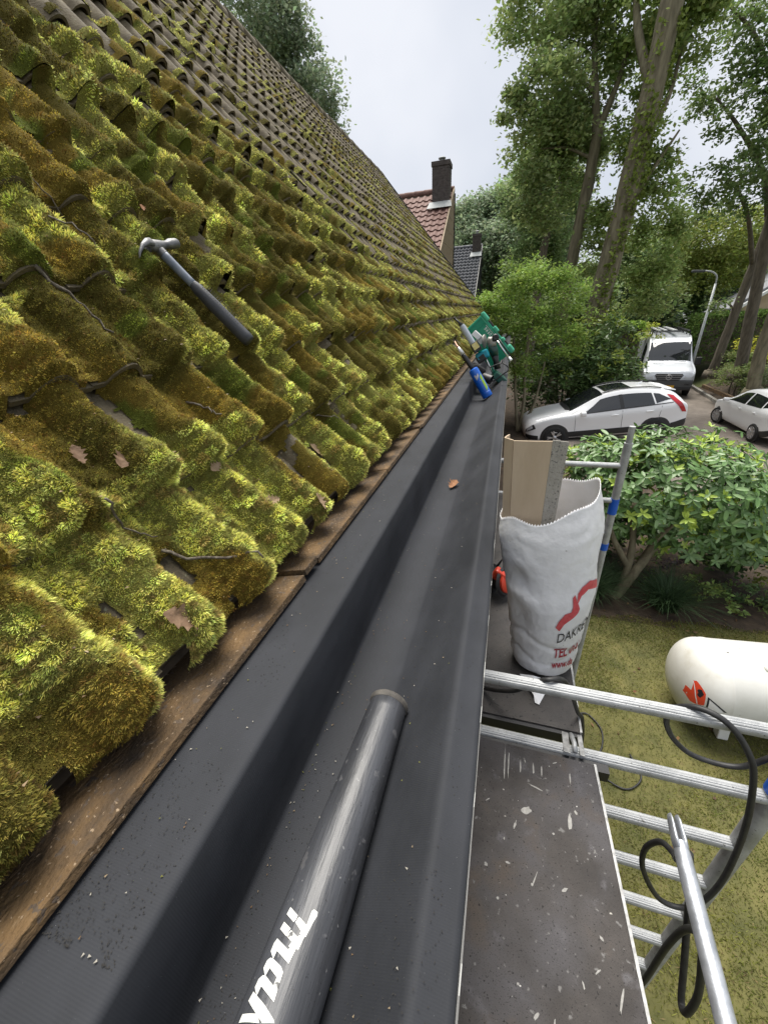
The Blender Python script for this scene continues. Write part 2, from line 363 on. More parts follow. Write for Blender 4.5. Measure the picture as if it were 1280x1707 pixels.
# ------------------------------------------------------------------ moss
def surf(y, s):
    b = s - np.floor(s / TG) * TG
    return prof(y / TW) + LIFT - DROP * b
def mossfield(y, s):
    n0 = fbm(y * 5, s * 5, 19, 2); y_ = y + .016 * (n0 - .5)                  # cushions wander off the roll a little
    t = (y_ / TW) % 1; b = np.clip(s - np.floor(s / TG) * TG, 0, TG) / TG
    row = np.floor(s / TG); colm = np.floor(y / TW)
    roll = np.clip(np.cos(np.pi * (t - .5) / .74), 0, 1)
    top = 3.0 - 1.1 * sstep(1.2, 6, y) - .35 * sstep(6, 12, y)
    E = 1 - sstep(top - 1.2, top + .5, s)
    E = E * (1 - .30 * sstep(4, 12, y))
    r1 = _hash(colm, row, 3); r2 = _hash(colm, row, 4); r3 = _hash(colm, row, 6)
    n1 = fbm(y * 3.4 + 5, s * 1.9, 21, 3); n2 = fbm(y * 17, s * 12, 31, 3)
    A = E * 1.2 + (n1 - .5) * 1.5 + (r1 - .5) * .8 - .30
    Ac = np.clip(A, 0, 1.05) ** .7
    r4 = _hash(colm, row, 9); opn = np.where(r4 > .30 + .66 * np.clip(A, 0, 1) + .3 * (1 - sstep(1.2, 3, y)), 1., .06)      # tile ends left open under some cushions
    ln_ = .60 + .70 * r2                                                       # how far the cushion runs up its tile
    u = b / ln_
    lng = np.clip(1 - np.clip(u, 0, 1.3) ** 2.6, 0, 1) ** .6 * (.55 + .45 * np.exp(-((b - .13) / .20) ** 2))
    dome = np.sqrt(np.clip(1 - worley(y / .052 + .5 * n2, s / .056 + .5 * n1, 63) ** 2, 0, 1))
    m_ = (.026 + .034 * r3) * Ac * roll ** .7 * lng * (.24 + .95 * dome)
    up = (.020 + .012 * (r3 - .5)) * Ac * roll * sstep(.42, .56, fbm(y * 8, s * 6, 47, 3)) * (1 - opn * sstep(.80, .95, b)) * (.4 + .7 * dome)
    m_ = np.maximum(m_, up)
    m_ = m_ + .014 * (n2 - .5) * np.clip(A * 2, 0, 1) * (1 - opn * sstep(.82, .94, b))
    cov = (1 - sstep(2.2, 5.5, y)) * (1 - sstep(1.1, 2.4, s))                  # pans partly filled near the eave
    pan = cov * sstep(.36, .47, fbm(y * 9 + 2, s * 7, 88, 4)) * (1 - opn * sstep(.80, .95, b))
    m_ = np.maximum(m_, pan * (.004 + .036 * dome * n1 + .010 * (n2 - .4)))
    m_ = np.where((A > -.05) | (pan > 0), m_, 0)
    thin = sstep(.52, .62, fbm(y * 9, s * 2.6, 77, 3)) * (1 - .5 * sstep(5.2, 6.6, s)) * (1 - sstep(.85, .96, b))
    m_ = np.maximum(m_, .010 * thin * (.15 + .85 * roll))
    joint = .014 * np.exp(-((b - .05) / .11) ** 2) * sstep(.34, .52, fbm(y * 9, row * 7.7, 55, 2))
    m_ = np.maximum(m_, .024 * np.exp(-(s / .06) ** 2) * sstep(.36, .50, fbm(y * 8, s * 3, 99, 3)) * (1 - .6 * sstep(3, 8, y)))
    return np.maximum(m_, joint * (1 - .25 * sstep(5, 6.6, s)))
def moss_grid(y0, y1, s0, s1, st):
    ys = np.arange(y0, y1 + st * .5, st); ss = np.arange(s0, s1 + st * .5, st)
    Y, S = np.meshgrid(ys, ss, indexing='ij')
    Sc = np.clip(S, .0005, None); T = surf(Y, Sc); mm = mossfield(Y, Sc)
    over = np.clip(-S / .045, 0, 1)                        # bulge hanging past the tile ends
    H = T + mm
    H = H - over ** 2 * (.060 + mm) 
    H = H + (.012 * (fbm(Y * 34, S * 30, 91, 2) - .5) + .016 * (fbm(Y * 14, S * 11, 92, 2) - .5) - .010 * sstep(.5, .9, worley(Y / .040, S / .045, 95))) * np.clip(mm / .02, 0, 1)
    mask = (mm > .0022) & ((S > 0) | ((mm > .013) & (over < .45 + .75 * fbm(Y * 14, S * 5, 93))))
    P = rp_(Y, S, H); ny, ns = Y.shape
    idx = np.arange(ny * ns).reshape(ny, ns)
    q = np.stack([idx[:-1, :-1], idx[1:, :-1], idx[1:, 1:], idx[:-1, 1:]], -1)
    mk = mask[:-1, :-1] & mask[1:, :-1] & mask[1:, 1:] & mask[:-1, 1:]
    return P.reshape(-1, 3), q[mk], Y.ravel(), S.ravel(), mm.ravel()
def moss_colour(y, s):
    br = sstep(.49, .57, fbm(y * 5.2 + 9, s * 3.2 + 4, 123, 3) + .10 * (vn(y * 30, s * 30, 5) - .5))
    gold = sstep(.45, .68, fbm(y * 3.1, s * 2.8, 41, 3))
    dark = np.array([.275, .235, .05]); golden = np.array([.52, .385, .075]); lime = np.array([.74, .73, .20])
    c = dark[None] * (1 - gold[:, None]) + golden[None] * gold[:, None]
    g2 = sstep(.66, .72, fbm(y * 9, s * 9, 66, 2))
    c = c * (1 - g2[:, None]) + np.array([.30, .35, .06])[None] * g2[:, None]
    return c * (1 - br[:, None]) + lime[None] * br[:, None], br
M_mossbase = mat('moss_cushion', (1, 1, 1), rough=.95, attr='col', bump=.8, bscale=300, spec=.1)
M_moss = mat('moss_shoot', (1, 1, 1), rough=.7, attr='col', spec=.2, trans=.25)
GV, GF, GC = [], [], []; nv = 0; BV, BC = [], []
for (y0, y1, s0, s1, st, dens, cap) in ((-.15, 2.6, -.048, 1.9, .008, 1.0, None), (-.15, 2.6, 1.9, 3.7, .0125, 1.0, None), (2.6, 4.2, -.06, 3.3, .0125, 1.0, None), (4.2, YEND - .1, -.06, 3.3, .03, 1.0, None), (1.6, YEND - .1, 3.3, 6.5, .04, .8, None), (-.15, 1.6, 3.7, 4.6, .03, .8, None)):
    P, q, yy, ss, mm = moss_grid(y0, y1, s0, s1, st)
    c, br = moss_colour(yy, ss)
    used = np.unique(q); rem = -np.ones(len(P), int); rem[used] = np.arange(len(used))
    GV.append(P[used]); GF.append(rem[q] + nv); GC.append(c[used] * .28); nv += len(used)  # cushion colour darkened for dense stems and painted shade between the shoots
    A, B, C_, D = P[q[:, 0]], P[q[:, 1]], P[q[:, 2]], P[q[:, 3]]
    nr = np.cross(C_ - A, D - B); ar = np.linalg.norm(nr, axis=1) / 2 + 1e-12; nr /= (2 * ar)[:, None]
    cen = (A + C_) / 2; dv = CAMP - cen; dist = np.linalg.norm(dv, axis=1); face = np.clip((nr * dv).sum(1) / dist, 0, 1)
    dd = np.clip(dist, .75, 30)
    wgt = ar * (face * .7 + .3) / dd ** 2 * dens
    want = wgt * 215000
    cnt = np.floor(want + RNG.random(len(want))).astype(int); cnt = np.minimum(cnt, 60)
    fi = np.repeat(np.arange(len(q)), cnt); n = len(fi)
    u = RNG.random((n, 1)); v = RNG.random((n, 1))
    pos = (A[fi] * (1 - u) + B[fi] * u) * (1 - v) + (D[fi] * (1 - u) + C_[fi] * u) * v
    yb = yy[q[fi, 0]]; sb = ss[q[fi, 0]]; cb, brb = moss_colour(yb, sb)
    db = dd[fi]; thick = np.clip(mm[q[fi, 0]] / .02, .35, 1)
    ln = (.0036 + .0036 * RNG.random(n) + .0055 * brb) * thick * np.clip(db, .8, 6) ** .30
    wd_ = (.0019 + .0011 * RNG.random(n)) * (1 + .25 * brb) * np.clip(db, .8, 30) ** .85
    cs_ = (.009 + .008 * (brb > .5)) * np.clip(db, .9, 4) ** .6              # shoots grouped in small tufts
    pv = sb + (pos - rp_(yb, sb)) @ SD; gy = pos[:, 1] / cs_; gs = pv / cs_; iy = np.floor(gy); js = np.floor(gs)
    oy = iy + .2 + .6 * _hash(iy, js, 5) - gy; os_ = js + .2 + .6 * _hash(iy, js, 6) - gs; tuft = _hash(iy, js, 8)
    dr = nr[fi] * .9 + (RNG.random((n, 3)) - .5) * .9 + np.array([.25, 0, -.05])[None] * (.5 + brb[:, None])
    dr = dr - (np.array([0, 1., 0])[None] * oy[:, None] + SD[None] * os_[:, None]) * 1.15
    dr /= np.linalg.norm(dr, axis=1)[:, None]
    ln = ln * (1.25 - 1.1 * np.clip(np.hypot(oy, os_), 0, .8)) * (.75 + .5 * tuft)
    sdv = np.cross(dr, RNG.random((n, 3)) - .5); sdv /= np.linalg.norm(sdv, axis=1)[:, None] + 1e-9
    tip = pos + dr * ln[:, None]; base = pos - dr * (ln * .2)[:, None]
    BV.append(np.stack([base - sdv * wd_[:, None] * .5, base + sdv * wd_[:, None] * .5, tip], 1).reshape(-1, 3))
    vr = (.72 + .45 * RNG.random((n, 1))) * (.45 + 1.0 * tuft[:, None]) ; hue = 1 + (RNG.random((n, 3)) - .5) * .22
    t2_ = _hash(iy, js, 12)[:, None]; cb = np.where(t2_ < .16, cb * np.array([.62, .50, .60]), np.where(t2_ > .86, cb * np.array([1.25, 1.35, 1.5]), cb))       # brown dead and fresh pale tufts
    cc = cb * vr * hue
    BC.append(np.stack([cc * .40, cc * .40, cc * 1.35], 1).reshape(-1, 3))  # bases darkened, tips brightened: shade contrast painted over the shoots' own tone
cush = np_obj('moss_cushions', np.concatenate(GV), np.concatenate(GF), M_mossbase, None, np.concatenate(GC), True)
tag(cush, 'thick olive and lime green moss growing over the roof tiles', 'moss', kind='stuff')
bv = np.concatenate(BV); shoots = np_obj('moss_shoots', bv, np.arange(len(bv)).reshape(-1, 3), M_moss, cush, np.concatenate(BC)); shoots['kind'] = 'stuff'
print('moss blades', len(bv) // 3)
def moss_top(y, s):
    y = np.array([float(y)]); s = np.array([float(s)]); return rp_(y, s, surf(y, s) + np.clip(mossfield(y, s), 0, 1) * 1.05)[0]
# ------------------------------------------------------------------ hammer on the moss
M_steel = mat('worn_steel', (.13, .13, .135), (.22, .22, .22), 30, .5, .15, 80, metal=.7)
M_rubber = mat('grey_rubber_grip', (.026, .028, .034), (.045, .048, .056), 20, .55, .1, 200)
M_black = mat('black_plastic', (.016, .016, .018), rough=.45)
M_hshaft = mat('blue_grey_shaft', (.13, .155, .20), (.19, .21, .25), 25, .45)
H0 = np.array([1.315, 1.04]); H1 = np.array([1.330, .63])
ph = moss_top(*H0) + ND * .078; pe = moss_top(1.375, .635) + ND * .056
hx = (pe - ph); hl = np.linalg.norm(hx); hx /= hl                     # handle direction
hy = np.array([0, 1, 0]) * .97 + SD * .2; hy -= hx * (hy @ hx); hy /= np.linalg.norm(hy); hz = np.cross(hx, hy)
if hz @ ND < 0: hz = -hz
HS = 1.35
def hp(a, b, c=0): return ph + hx * a + hy * (b * HS) + hz * (c * HS)
ham = thing('hammer', 'claw hammer with dark perforated rubber grip lying on the mossy tiles', 'hammer', tuple(ph))
def ell_tube(stations, n=16, pw=1.0):
    vs = []; 
    for (c, e1, e2, r1, r2) in stations:
        for k in range(n):
            t = 2 * math.pi * k / n; ct, st = math.cos(t), math.sin(t)
            vs.append(np.array(c) + np.array(e1) * (r1 * math.copysign(abs(ct) ** pw, ct)) + np.array(e2) * (r2 * math.copysign(abs(st) ** pw, st)))
    m_ = len(stations); fs = [(i * n + k, i * n + (k + 1) % n, (i + 1) * n + (k + 1) % n, (i + 1) * n + k) for i in range(m_ - 1) for k in range(n)]
    fs += [tuple(range(n))[::-1], tuple(range((m_ - 1) * n, m_ * n))]; return vs, fs
mb = MB(); mb.add(*ell_tube([(hp(.02, 0), hy, hz, .014, .017), (hp(.05, 0), hy, hz, .0135, .0165), (hp(.14, 0), hy, hz, .0125, .015), (hp(.165, 0), hy, hz, .0135, .016)])); mb.build('shaft', M_hshaft, ham, True)
mb = MB(); mb.add(*ell_tube([(hp(.018, 0), hy, hz, .0145, .0175), (hp(.035, 0), hy, hz, .0145, .0175)])); mb.build('ferrule', M_steel, ham, auto=40)
L = hl; mb = MB(); mb.add(*ell_tube([(hp(.155, 0), hy, hz, .0135, .016), (hp(.175, 0), hy, hz, .0185, .021), (hp(.25, 0), hy, hz, .0215, .024), (hp(L * .8, 0), hy, hz, .0215, .024), (hp(L - .02, 0), hy, hz, .0225, .025), (hp(L, 0), hy, hz, .0215, .024), (hp(L + .004, 0), hy, hz, .017, .020)])); grip = mb.build('grip', M_rubber, ham, auto=50)
gme = None
for r_ in range(18):
    for q in range(3):
        a = .195 + r_ * (L - .245) / 18 + .004 * (q % 2); ang = .9 + .42 * q; rr = .0212 + .0003
        c = hp(a, -math.cos(ang) * rr, math.sin(ang) * rr * 1.2); nn = -hy * math.cos(ang) + hz * math.sin(ang)
        mb = MB(); mb.lathe(c, nn, [(.0016, .0021), (.0016, .0001)], 6); mb.build('grip_hole', M_black, grip)
# head: cheek, neck and round face on one side, forked claw on the other
mb = MB()
mb.add(*ell_tube([(hp(-.004, -.03, .002), hx, hz, .018, .016), (hp(.0, -.012, .002), hx, hz, .020, .019), (hp(.0, .015, .002), hx, hz, .0175, .018), (hp(-.002, .032, .004), hx, hz, .0125, .0125), (hp(-.003, .045, .005), hx, hz, .0125, .0125), (hp(-.004, .055, .006), hx, hz, .0165, .0165), (hp(-.005, .082, .007), hx, hz, .0170, .0170), (hp(-.005, .086, .007), hx, hz, .0155, .0155)], 18)); head = mb.build('head', M_steel, ham, auto=60)
for sg in (-1, 1):
    mb = MB(); st = []
    for q, (a, b, c, wq, tq) in enumerate(((0, -.024, .004, .010, .015), (.004, -.045, .006, .0095, .012), (.012, -.066, .001, .0085, .008), (.025, -.082, -.010, .0075, .005), (.036, -.089, -.018, .006, .002))):
        st.append((hp(a, b, c + sg * (.0095 + .001 * q)), hz, hx, wq * .85, tq))
    mb.add(*ell_tube(st, 10, .8)); mb.build('claw', M_steel, ham, True)

# ------------------------------------------------------------------ dead oak leaves and twigs on the moss
M_leafd = [mat('dead_leaf_brown_%s' % s, c, c2, 40, .8, .3, 90, trans=.15) for s, c, c2 in (('pale', (.26, .175, .10), (.36, .26, .165)), ('dark', (.16, .095, .055), (.25, .16, .10)), ('rust', (.25, .11, .05), (.34, .17, .08)))]
M_twig = mat('grey_lichen_twig', (.055, .04, .03), (.17, .15, .115), 90, .9, .4, 200)
def oak_leaf(name, pos, nrm, size, ang, m_, label, curl=.3, cat='leaf', group='dead leaves lying on the roof'):
    nrm = Vector(nrm).normalized(); x = nrm.orthogonal().normalized(); x = Matrix.Rotation(ang, 3, nrm) @ x; y = nrm.cross(x)
    half = [(0, .05), (.10, .09), (.17, .20), (.24, .10), (.32, .17), (.40, .32), (.48, .17), (.55, .20), (.64, .34), (.72, .18), (.80, .22), (.88, .14), (1.0, .03)]
    vs, fs = [], []
    for i, (u, w_) in enumerate(half):
        for k, f in enumerate((-1, -.5, 0, .5, 1)):
            h = curl * ((f * w_ * 2.2) ** 2 * .5 + .35 * (u - .5) ** 2) + .03 * random.uniform(-1, 1)
            vs.append(Vector(pos) + x * ((u - .5) * size) + y * (f * w_ * size) + nrm * (h * size + .004))
    for i in range(len(half) - 1):
        for k in range(4): fs.append((i * 5 + k, i * 5 + k + 1, i * 5 + k + 6, i * 5 + k + 5))
    mb = MB(); mb.add(vs, fs); o = mb.build(name, m_, None, True); return tag(o, label, cat, group)
LV = [(.44, .045, .085, 1.2, 1, 'large brown oak leaf on the moss at the lower left'),
      (.83, .29, .05, 2.4, 0, 'pale oak leaf sticking up on moss left of centre'),
      (1.02, .02, .060, .3, 0, 'curled tan oak leaf on the lowest moss cushion near the board'),
      (.87, .12, .055, 1.9, 0, 'ragged oak leaf wedged between two moss cushions'),
      (1.36, .17, .075, .9, 0, 'pale crumpled leaf in the gap between moss rolls'),
      (.62, .40, .065, 2.9, 1, 'brown folded leaf half sunk in moss at the left edge'),
      (.70, 1.12, .06, .5, 0, 'curled leaf by the twig at the left edge'),
      (1.55, 1.32, .035, .2, 2, 'small orange leaf above the hammer'),
      (2.05, .30, .04, 1.1, 0, 'small pale leaf near the eave mid roof'),
      (1.72, .72, .035, 2.0, 0, 'small pink-tan leaf right of the hammer grip'),
      (.58, .46, .05, .4, 1, 'dark brown leaf beside the bare tile patch')]
for (y, s, sz, a, k, lb) in LV:
    oak_leaf('dead_leaf', moss_top(y, s) + ND * .006, ND + np.array([.2, -.2, .3]) * random.uniform(-.6, .9), sz, a, M_leafd[k], lb, .55)
oak_leaf('dead_leaf', (-.235, 1.97, Z - .846), (0.1, -.2, 1), .085, .5, M_leafd[2], 'rust brown leaf lying in the gutter trough', .9)
def twig(pts, r, label):
    P = [moss_top(y, s) + ND * (c + .006) for y, s, c in pts]; P = crom(P, 5); P = [p + (RNG.random(3) - .5) * r * 3.0 for p in P]; r = r * .72
    mb = MB(); mb.tube(P, list(np.linspace(r, r * .55, len(P))), 7); o = mb.build('twig', M_twig, None, True); return tag(o, label, 'twig', 'twigs fallen on the roof')
twig([(.55, .19, .0), (.60, .12, .008), (.66, .04, .006), (.70, -.02, .0)], .0055, 'lichen-tipped twig pointing down to the eave board')
twig([(.86, .94, .0), (.90, .86, .012), (.94, .76, .004)], .007, 'bare grey twig on the moss at the left edge')
twig([(1.02, 1.12, .004), (1.04, 1.02, .01), (1.08, .93, .0)], .004, 'thin brown twig running down between moss rolls')
twig([(.98, .52, .002), (.99, .46, .02), (1.0, .42, .01)], .005, 'short upright stub twig in lime moss')
twig([(1.10, 1.42, .002), (1.14, 1.30, .01), (1.17, 1.22, .0)], .004, 'dark crooked twig above the hammer head')
twig([(1.55, .30, .004), (1.58, .24, .012), (1.66, .21, .004)], .004, 'pale twig across the moss near the lower edge')
twig([(.50, .33, .004), (.53, .27, .012), (.57, .22, .0)], .004, 'reddish twig joint near the lower left leaf')
twig([(3.0, 2.1, .004), (3.1, 2.06, .02), (3.16, 1.98, .0)], .006, 'forked dark twig higher on the roof')

# ------------------------------------------------------------------ black tube lying in the gutter with white print
M_tube = mat('scuffed_black_plastic', (.024, .025, .028), (.060, .063, .072), 7, .34, .12, 60, spec=.6, r2=.5, stretch=(3, .35, 3), speck=[(300, .68, (.006, .006, .006)), (34, .66, (.085, .085, .09)), (90, .70, (.15, .15, .15))])
A = np.array([-.197, .555, Z - .795]); B = np.array([-.222, -.30, Z - .785]); ax = (B - A) / np.linalg.norm(B - A)
e2 = np.array([1., 0, 0]); e2 -= ax * (e2 @ ax); e2 /= np.linalg.norm(e2); e1 = np.cross(ax, e2)
if e1[2] < 0: e1 = -e1
def tr(a): return .0415 + (.0505 - .0415) * min(1, max(0, a / .38))
def tp(a, th, off=0): return A + ax * a + (e1 * math.cos(th) + e2 * math.sin(th)) * (tr(a) + off)
tube = thing('blower_tube', 'long black plastic blower tube lying in the gutter trough', 'tube', tuple(A))
mb = MB(); n = 40; As = [0.006, .03, .06, .1, .2, .3, .38, .5, .7, .86]; vs = [tp(a, 2 * math.pi * k / n) for a in As for k in range(n)]
vs += [tp(a, 2 * math.pi * k / n, -.004) for a in (.006, .2) for k in range(n)]
m_ = len(As); fs = [(i * n + k, i * n + (k + 1) % n, (i + 1) * n + (k + 1) % n, (i + 1) * n + k) for i in range(m_ - 1) for k in range(n)]
o = m_ * n; fs += [(k, o + k, o + (k + 1) % n, (k + 1) % n) for k in range(n)] + [(o + k, o + n + k, o + n + (k + 1) % n, o + (k + 1) % n) for k in range(n)]
mb.add(vs, fs); body = mb.build('tube_body', M_tube, tube, True)
mb = MB(); mb.lathe(A, ax, [(-.004, .037), (-.005, .0425), (-.002, .0452), (.004, .0452), (.009, .042)], 40); mb.build('lip', mat('dusty_lip', (.05, .045, .04), (.12, .11, .095), 40, .8), tube, True)
mb = MB(); mb.add([tp(a, th, .0012) for a in (.03, .86) for th in (-1.12, -1.09, -1.06)], [(0, 1, 4, 3), (1, 2, 5, 4)]); mb.build('mould_seam', M_tube, tube)
PR = [[(0.3811, -0.515), (0.3871, -0.176), (0.3912, -0.183), (0.3947, -0.223), (0.3891, -0.552)], [(0.3878, -0.126), (0.3921, 0.15), (0.377, 0.154), (0.3746, 0.195), (0.3753, 0.312), (0.379, 0.331), (0.3874, 0.287), (0.4025, 0.23), (0.4068, 0.037), (0.3997, 0.06), (0.3941, -0.175)], [(0.397, -0.533), (0.4014, -0.239), (0.4096, -0.29), (0.4047, -0.576)], [(0.4026, -0.21), (0.4062, 0.044), (0.3997, 0.06), (0.4031, 0.199), (0.4168, 0.161), (0.4157, 0.087), (0.4196, 0.094), (0.4172, -0.111), (0.4126, -0.075), (0.4091, -0.282)], [(0.4141, -0.537), (0.422, 0.046), (0.4312, 0.054), (0.4249, -0.385), (0.4326, -0.406), (0.4268, -0.593), (0.4191, -0.593)], [(0.4196, -0.082), (0.4108, -0.007), (0.4167, 0.099), (0.4312, 0.054), (0.4289, -0.047)], [(0.4326, -0.406), (0.436, -0.111), (0.4396, -0.004), (0.4497, 0.01), (0.4643, 0.037), (0.4622, -0.072), (0.4457, -0.114), (0.441, -0.398), (0.4489, -0.439), (0.4426, -0.61), (0.4355, -0.587), (0.4323, -0.506)], [(0.4483, -0.418), (0.4531, -0.119), (0.4461, -0.11), (0.4489, 0.012), (0.4643, 0.037), (0.4573, -0.439), (0.4657, -0.464), (0.4599, -0.642), (0.4525, -0.626), (0.4485, -0.526)], [(0.4633, -0.628), (0.4695, -0.147), (0.4756, 0.169), (0.4776, 0.216), (0.4821, -0.046), (0.4715, -0.679)], [(0.4825, -0.698), (0.4775, -0.221), (0.4833, -0.125), (0.4894, -0.708)]]
M_print = mat('worn_white_print', (.66, .66, .62), (.72, .72, .68), 30, .6, speck=[(70, .68, (.10, .10, .10))])
import bmesh
for k, poly in enumerate(PR):
    bm = bmesh.new(); f = bm.faces.new([bm.verts.new(tp(a, t, .0006 + .00006 * k)) for a, t in poly])
    bmesh.ops.triangulate(bm, faces=[f])
    bmesh.ops.subdivide_edges(bm, edges=bm.edges[:], cuts=4, use_grid_fill=True)
    for v in bm.verts:                                     # lay the print round the tube
        d = np.array(v.co) - A; a = d @ ax; d = d - ax * a; d = d / np.linalg.norm(d); v.co = Vector(A + ax * a + d * (tr(a) + .0006 + .00006 * k))
    me = bpy.data.meshes.new('printed_letter'); bm.to_mesh(me); bm.free(); me.materials.append(M_print)
    link(bpy.data.objects.new('printed_letter', me), tube)

# loose grit on the lining
GVs, GFs = [], []; tet = np.array([(1, 0, -.3), (-.5, .8, -.3), (-.5, -.8, -.3), (0, 0, .7)])
gx = np.array([p[0] for p in gp]); gz_ = np.array([p[1] for p in gp])
k = 0
for i in range(7500):
    y = .05 + 6 * random.random() ** 2.2; x = random.choice((random.uniform(-.55, -.38), random.uniform(-.34, -.02)))
    if vn(np.array([x * 14]), np.array([y * 6]), 3)[0] < .35: continue
    z = np.interp(x, gx, gz_) + .002; r_ = random.uniform(.0006, .0017) * (1 + .25 * y)
    a = random.random() * 6.3; t = tet * np.array([1.3, .6, .5]) * r_; t = np.c_[t[:, 0] * math.cos(a) - t[:, 1] * math.sin(a), t[:, 0] * math.sin(a) + t[:, 1] * math.cos(a), t[:, 2]]
    GVs.append(t + (x, y, z)); GFs.append(np.array([(0, 1, 3), (1, 2, 3), (2, 0, 3)]) + 4 * k); k += 1
tag(np_obj('roof_grit', np.concatenate(GVs), np.concatenate(GFs), mat('dark_grit', (.012, .011, .010), (.03, .028, .024), 90, .9)), 'fine dark grit scattered over the gutter lining', 'grit', kind='stuff')

# crumbs of moss and needles in the lining, litter on the moss
CV, CF, CCo = [], [], []
def crumb(p, r_, col, flat=.6):
    t = tet * r_ * np.array([1.2, .8, flat]); a = random.random() * 6.3; t = np.c_[t[:, 0] * math.cos(a) - t[:, 1] * math.sin(a), t[:, 0] * math.sin(a) + t[:, 1] * math.cos(a), t[:, 2]]
    CF.extend([[i + len(CV) for i in f] for f in ((0, 1, 3), (1, 2, 3), (2, 0, 3))]); CV.extend((t + p).tolist()); CCo.extend([col] * 4)
for i in range(520):
    y = .05 + 5 * random.random() ** 1.6; x = random.choice((random.uniform(-.50, -.39), random.uniform(-.335, -.215), random.uniform(-.2, -.07), random.uniform(-.345, -.32)))
    crumb(np.array([x, y, np.interp(x, gx, gz_) + .003]), random.uniform(.0010, .0026), random.choice(((.10, .10, .02), (.12, .07, .03), (.20, .15, .09), (.28, .26, .22))), random.uniform(.2, .7))
for i in range(2200):
    y = .1 + 5 * random.random() ** 1.4; s = random.uniform(0, 2.2); p = moss_top(y, s) + ND * .004
    crumb(p, random.uniform(.0015, .0055), random.choice(((.16, .10, .05), (.24, .17, .10), (.09, .06, .035), (.33, .26, .18))), random.uniform(.15, .5))
tag(np_obj('roof_litter', CV, CF, mat('litter_bits', (1, 1, 1), rough=.9, attr='col'), None, np.array(CCo)), 'small crumbs of moss, needles and leaf bits on roof and gutter', 'litter', kind='stuff')

# ------------------------------------------------------------------ scaffold
M_alu = mat('dull_aluminium', (.34, .35, .355), (.50, .51, .515), 14, .5, .15, 150, metal=.55, r2=.7, speck=[(140, .68, (.09, .085, .08)), (40, .70, (.20, .20, .19))])
M_blue = mat('blue_plastic', (.01, .10, .52), rough=.4)
sca = thing('scaffold_tower', 'aluminium scaffold tower with ribbed rungs standing beside the gutter', 'scaffold', (.4, 2, 0))
def groove(t):
    u = (t - math.pi / 2 + math.pi) % (2 * math.pi) - math.pi
    v = (t + math.pi / 2 + math.pi) % (2 * math.pi) - math.pi
    return 1 - .07 * any(abs(abs(q) - g) < .07 for q in (u, v) for g in (.0, .38, .76))
XR, XL = .875, -.095; RT = 2.725
for fy in (.93, 3.06, -1.12):
    for k in range(9):
        z = RT - .285 * k
        if z < .2: break
        mb = MB(); mb.tube([(XL, fy, z), (.3, fy, z), (XR, fy, z)], .0205, 48, sec=groove); mb.build('rung', M_alu, sca, auto=35)
    mb = MB(); mb.tube([(XR, fy, .12), (XR, fy, 2.90 if fy > 2 else 2.84)], .0285, 20); mb.build('leg', M_alu, sca, auto=40)
    mb = MB(); mb.tube([(XL, fy, .12), (XL, fy, 2.80)], .0285, 20); mb.build('leg', M_alu, sca, auto=40)
    mb = MB(); mb.tube([(XR, fy, 2.84), (XR, fy, 3.02)], .021, 14); mb.build('spigot', M_alu, sca, auto=40)
    for xx in (XR, XL):
        mb = MB(); mb.tube([(xx, fy, .0), (xx, fy, .018), (xx, fy, .02), (xx, fy, .13)], [.07, .07, .02, .02], 14); mb.build('foot', M_black, sca, auto=40)
    for (z0, z1) in (((2.47, 2.56),) if fy < 2 else ((2.33, 2.46), (2.0, 2.06))):
        mb = MB(); mb.tube([(XR, fy, z0), (XR, fy, z1)], .0315, 20); mb.build('sleeve', M_blue, sca, auto=40)
def plat(y0, y1, x0a, x0b, x1a, x1b, z, m_, label):
    t = thing('platform_board', label, 'platform', ((x0a + x1a) / 2, (y0 + y1) / 2, z))
    mb = MB(); mb.prism([(x0a, y0, z), (x1a, y0, z), (x1b, y1, z), (x0b, y1, z)], -.012, (0, 0, 1)); mb.build('deck', m_, t)
    mb = MB(); mb.bar((x1a + .004, y0, z - .028), (x1b + .004, y1, z - .028), .007, .062); mb.build('side_rail', M_alu2, t)
    mb = MB(); mb.bar((x0a - .004, y0, z - .028), (x0b - .004, y1, z - .028), .007, .062); mb.build('side_rail', M_alu2, t)
    mb = MB(); mb.bar((x0a, y1 if y1 < 2 else y0, z - .03), (x1a, y1 if y1 < 2 else y0, z - .03), .03, .045); mb.build('end_beam', M_black, t)
    return t
M_alu2 = mat('bright_aluminium', (.24, .24, .24), (.46, .46, .45), 60, .55, metal=.4)
M_deckn = mat('stained_phenolic_plywood', (.026, .023, .022), (.070, .063, .059), 6, .62, .25, 300, r2=.85, spec=.25, c3=(.115, .104, .096), detail=11, ramp=(.30, .60), speck=[(4, .50, (.085, .082, .088), .22), (6, .58, (.075, .058, .044), .14), (16, .60, (.105, .10, .105), .10), (60, .65, (.15, .145, .14), .05), (26, .735, (.42, .40, .36)), (95, .745, (.55, .54, .51)), (170, .655, (.014, .013, .012)), (420, .62, (.03, .028, .027))])
M_deckf = mat('gritty_phenolic_plywood', (.030, .027, .026), (.070, .063, .058), 9, .5, .4, 250, r2=.7, speck=[(110, .64, (.010, .010, .010)), (70, .76, (.45, .43, .40))])
pn = plat(-.7, .895, -.06, -.06, .425, .378, 2.452, M_deckn, 'paint-spattered dark plywood platform in the foreground')
pf = plat(1.0, 3.04, -.06, -.06, .352, .372, 2.452, M_deckf, 'gritty dark platform beyond the rung, under the white bag')
for (x, w_) in ((.298, .022), (.345, .016)):
    mb = MB(); mb.bar((x, .905, 2.466), (x + .008, 1.03, 2.432), w_, .006); mb.build('hook', M_alu2, pf, bevel=.002)
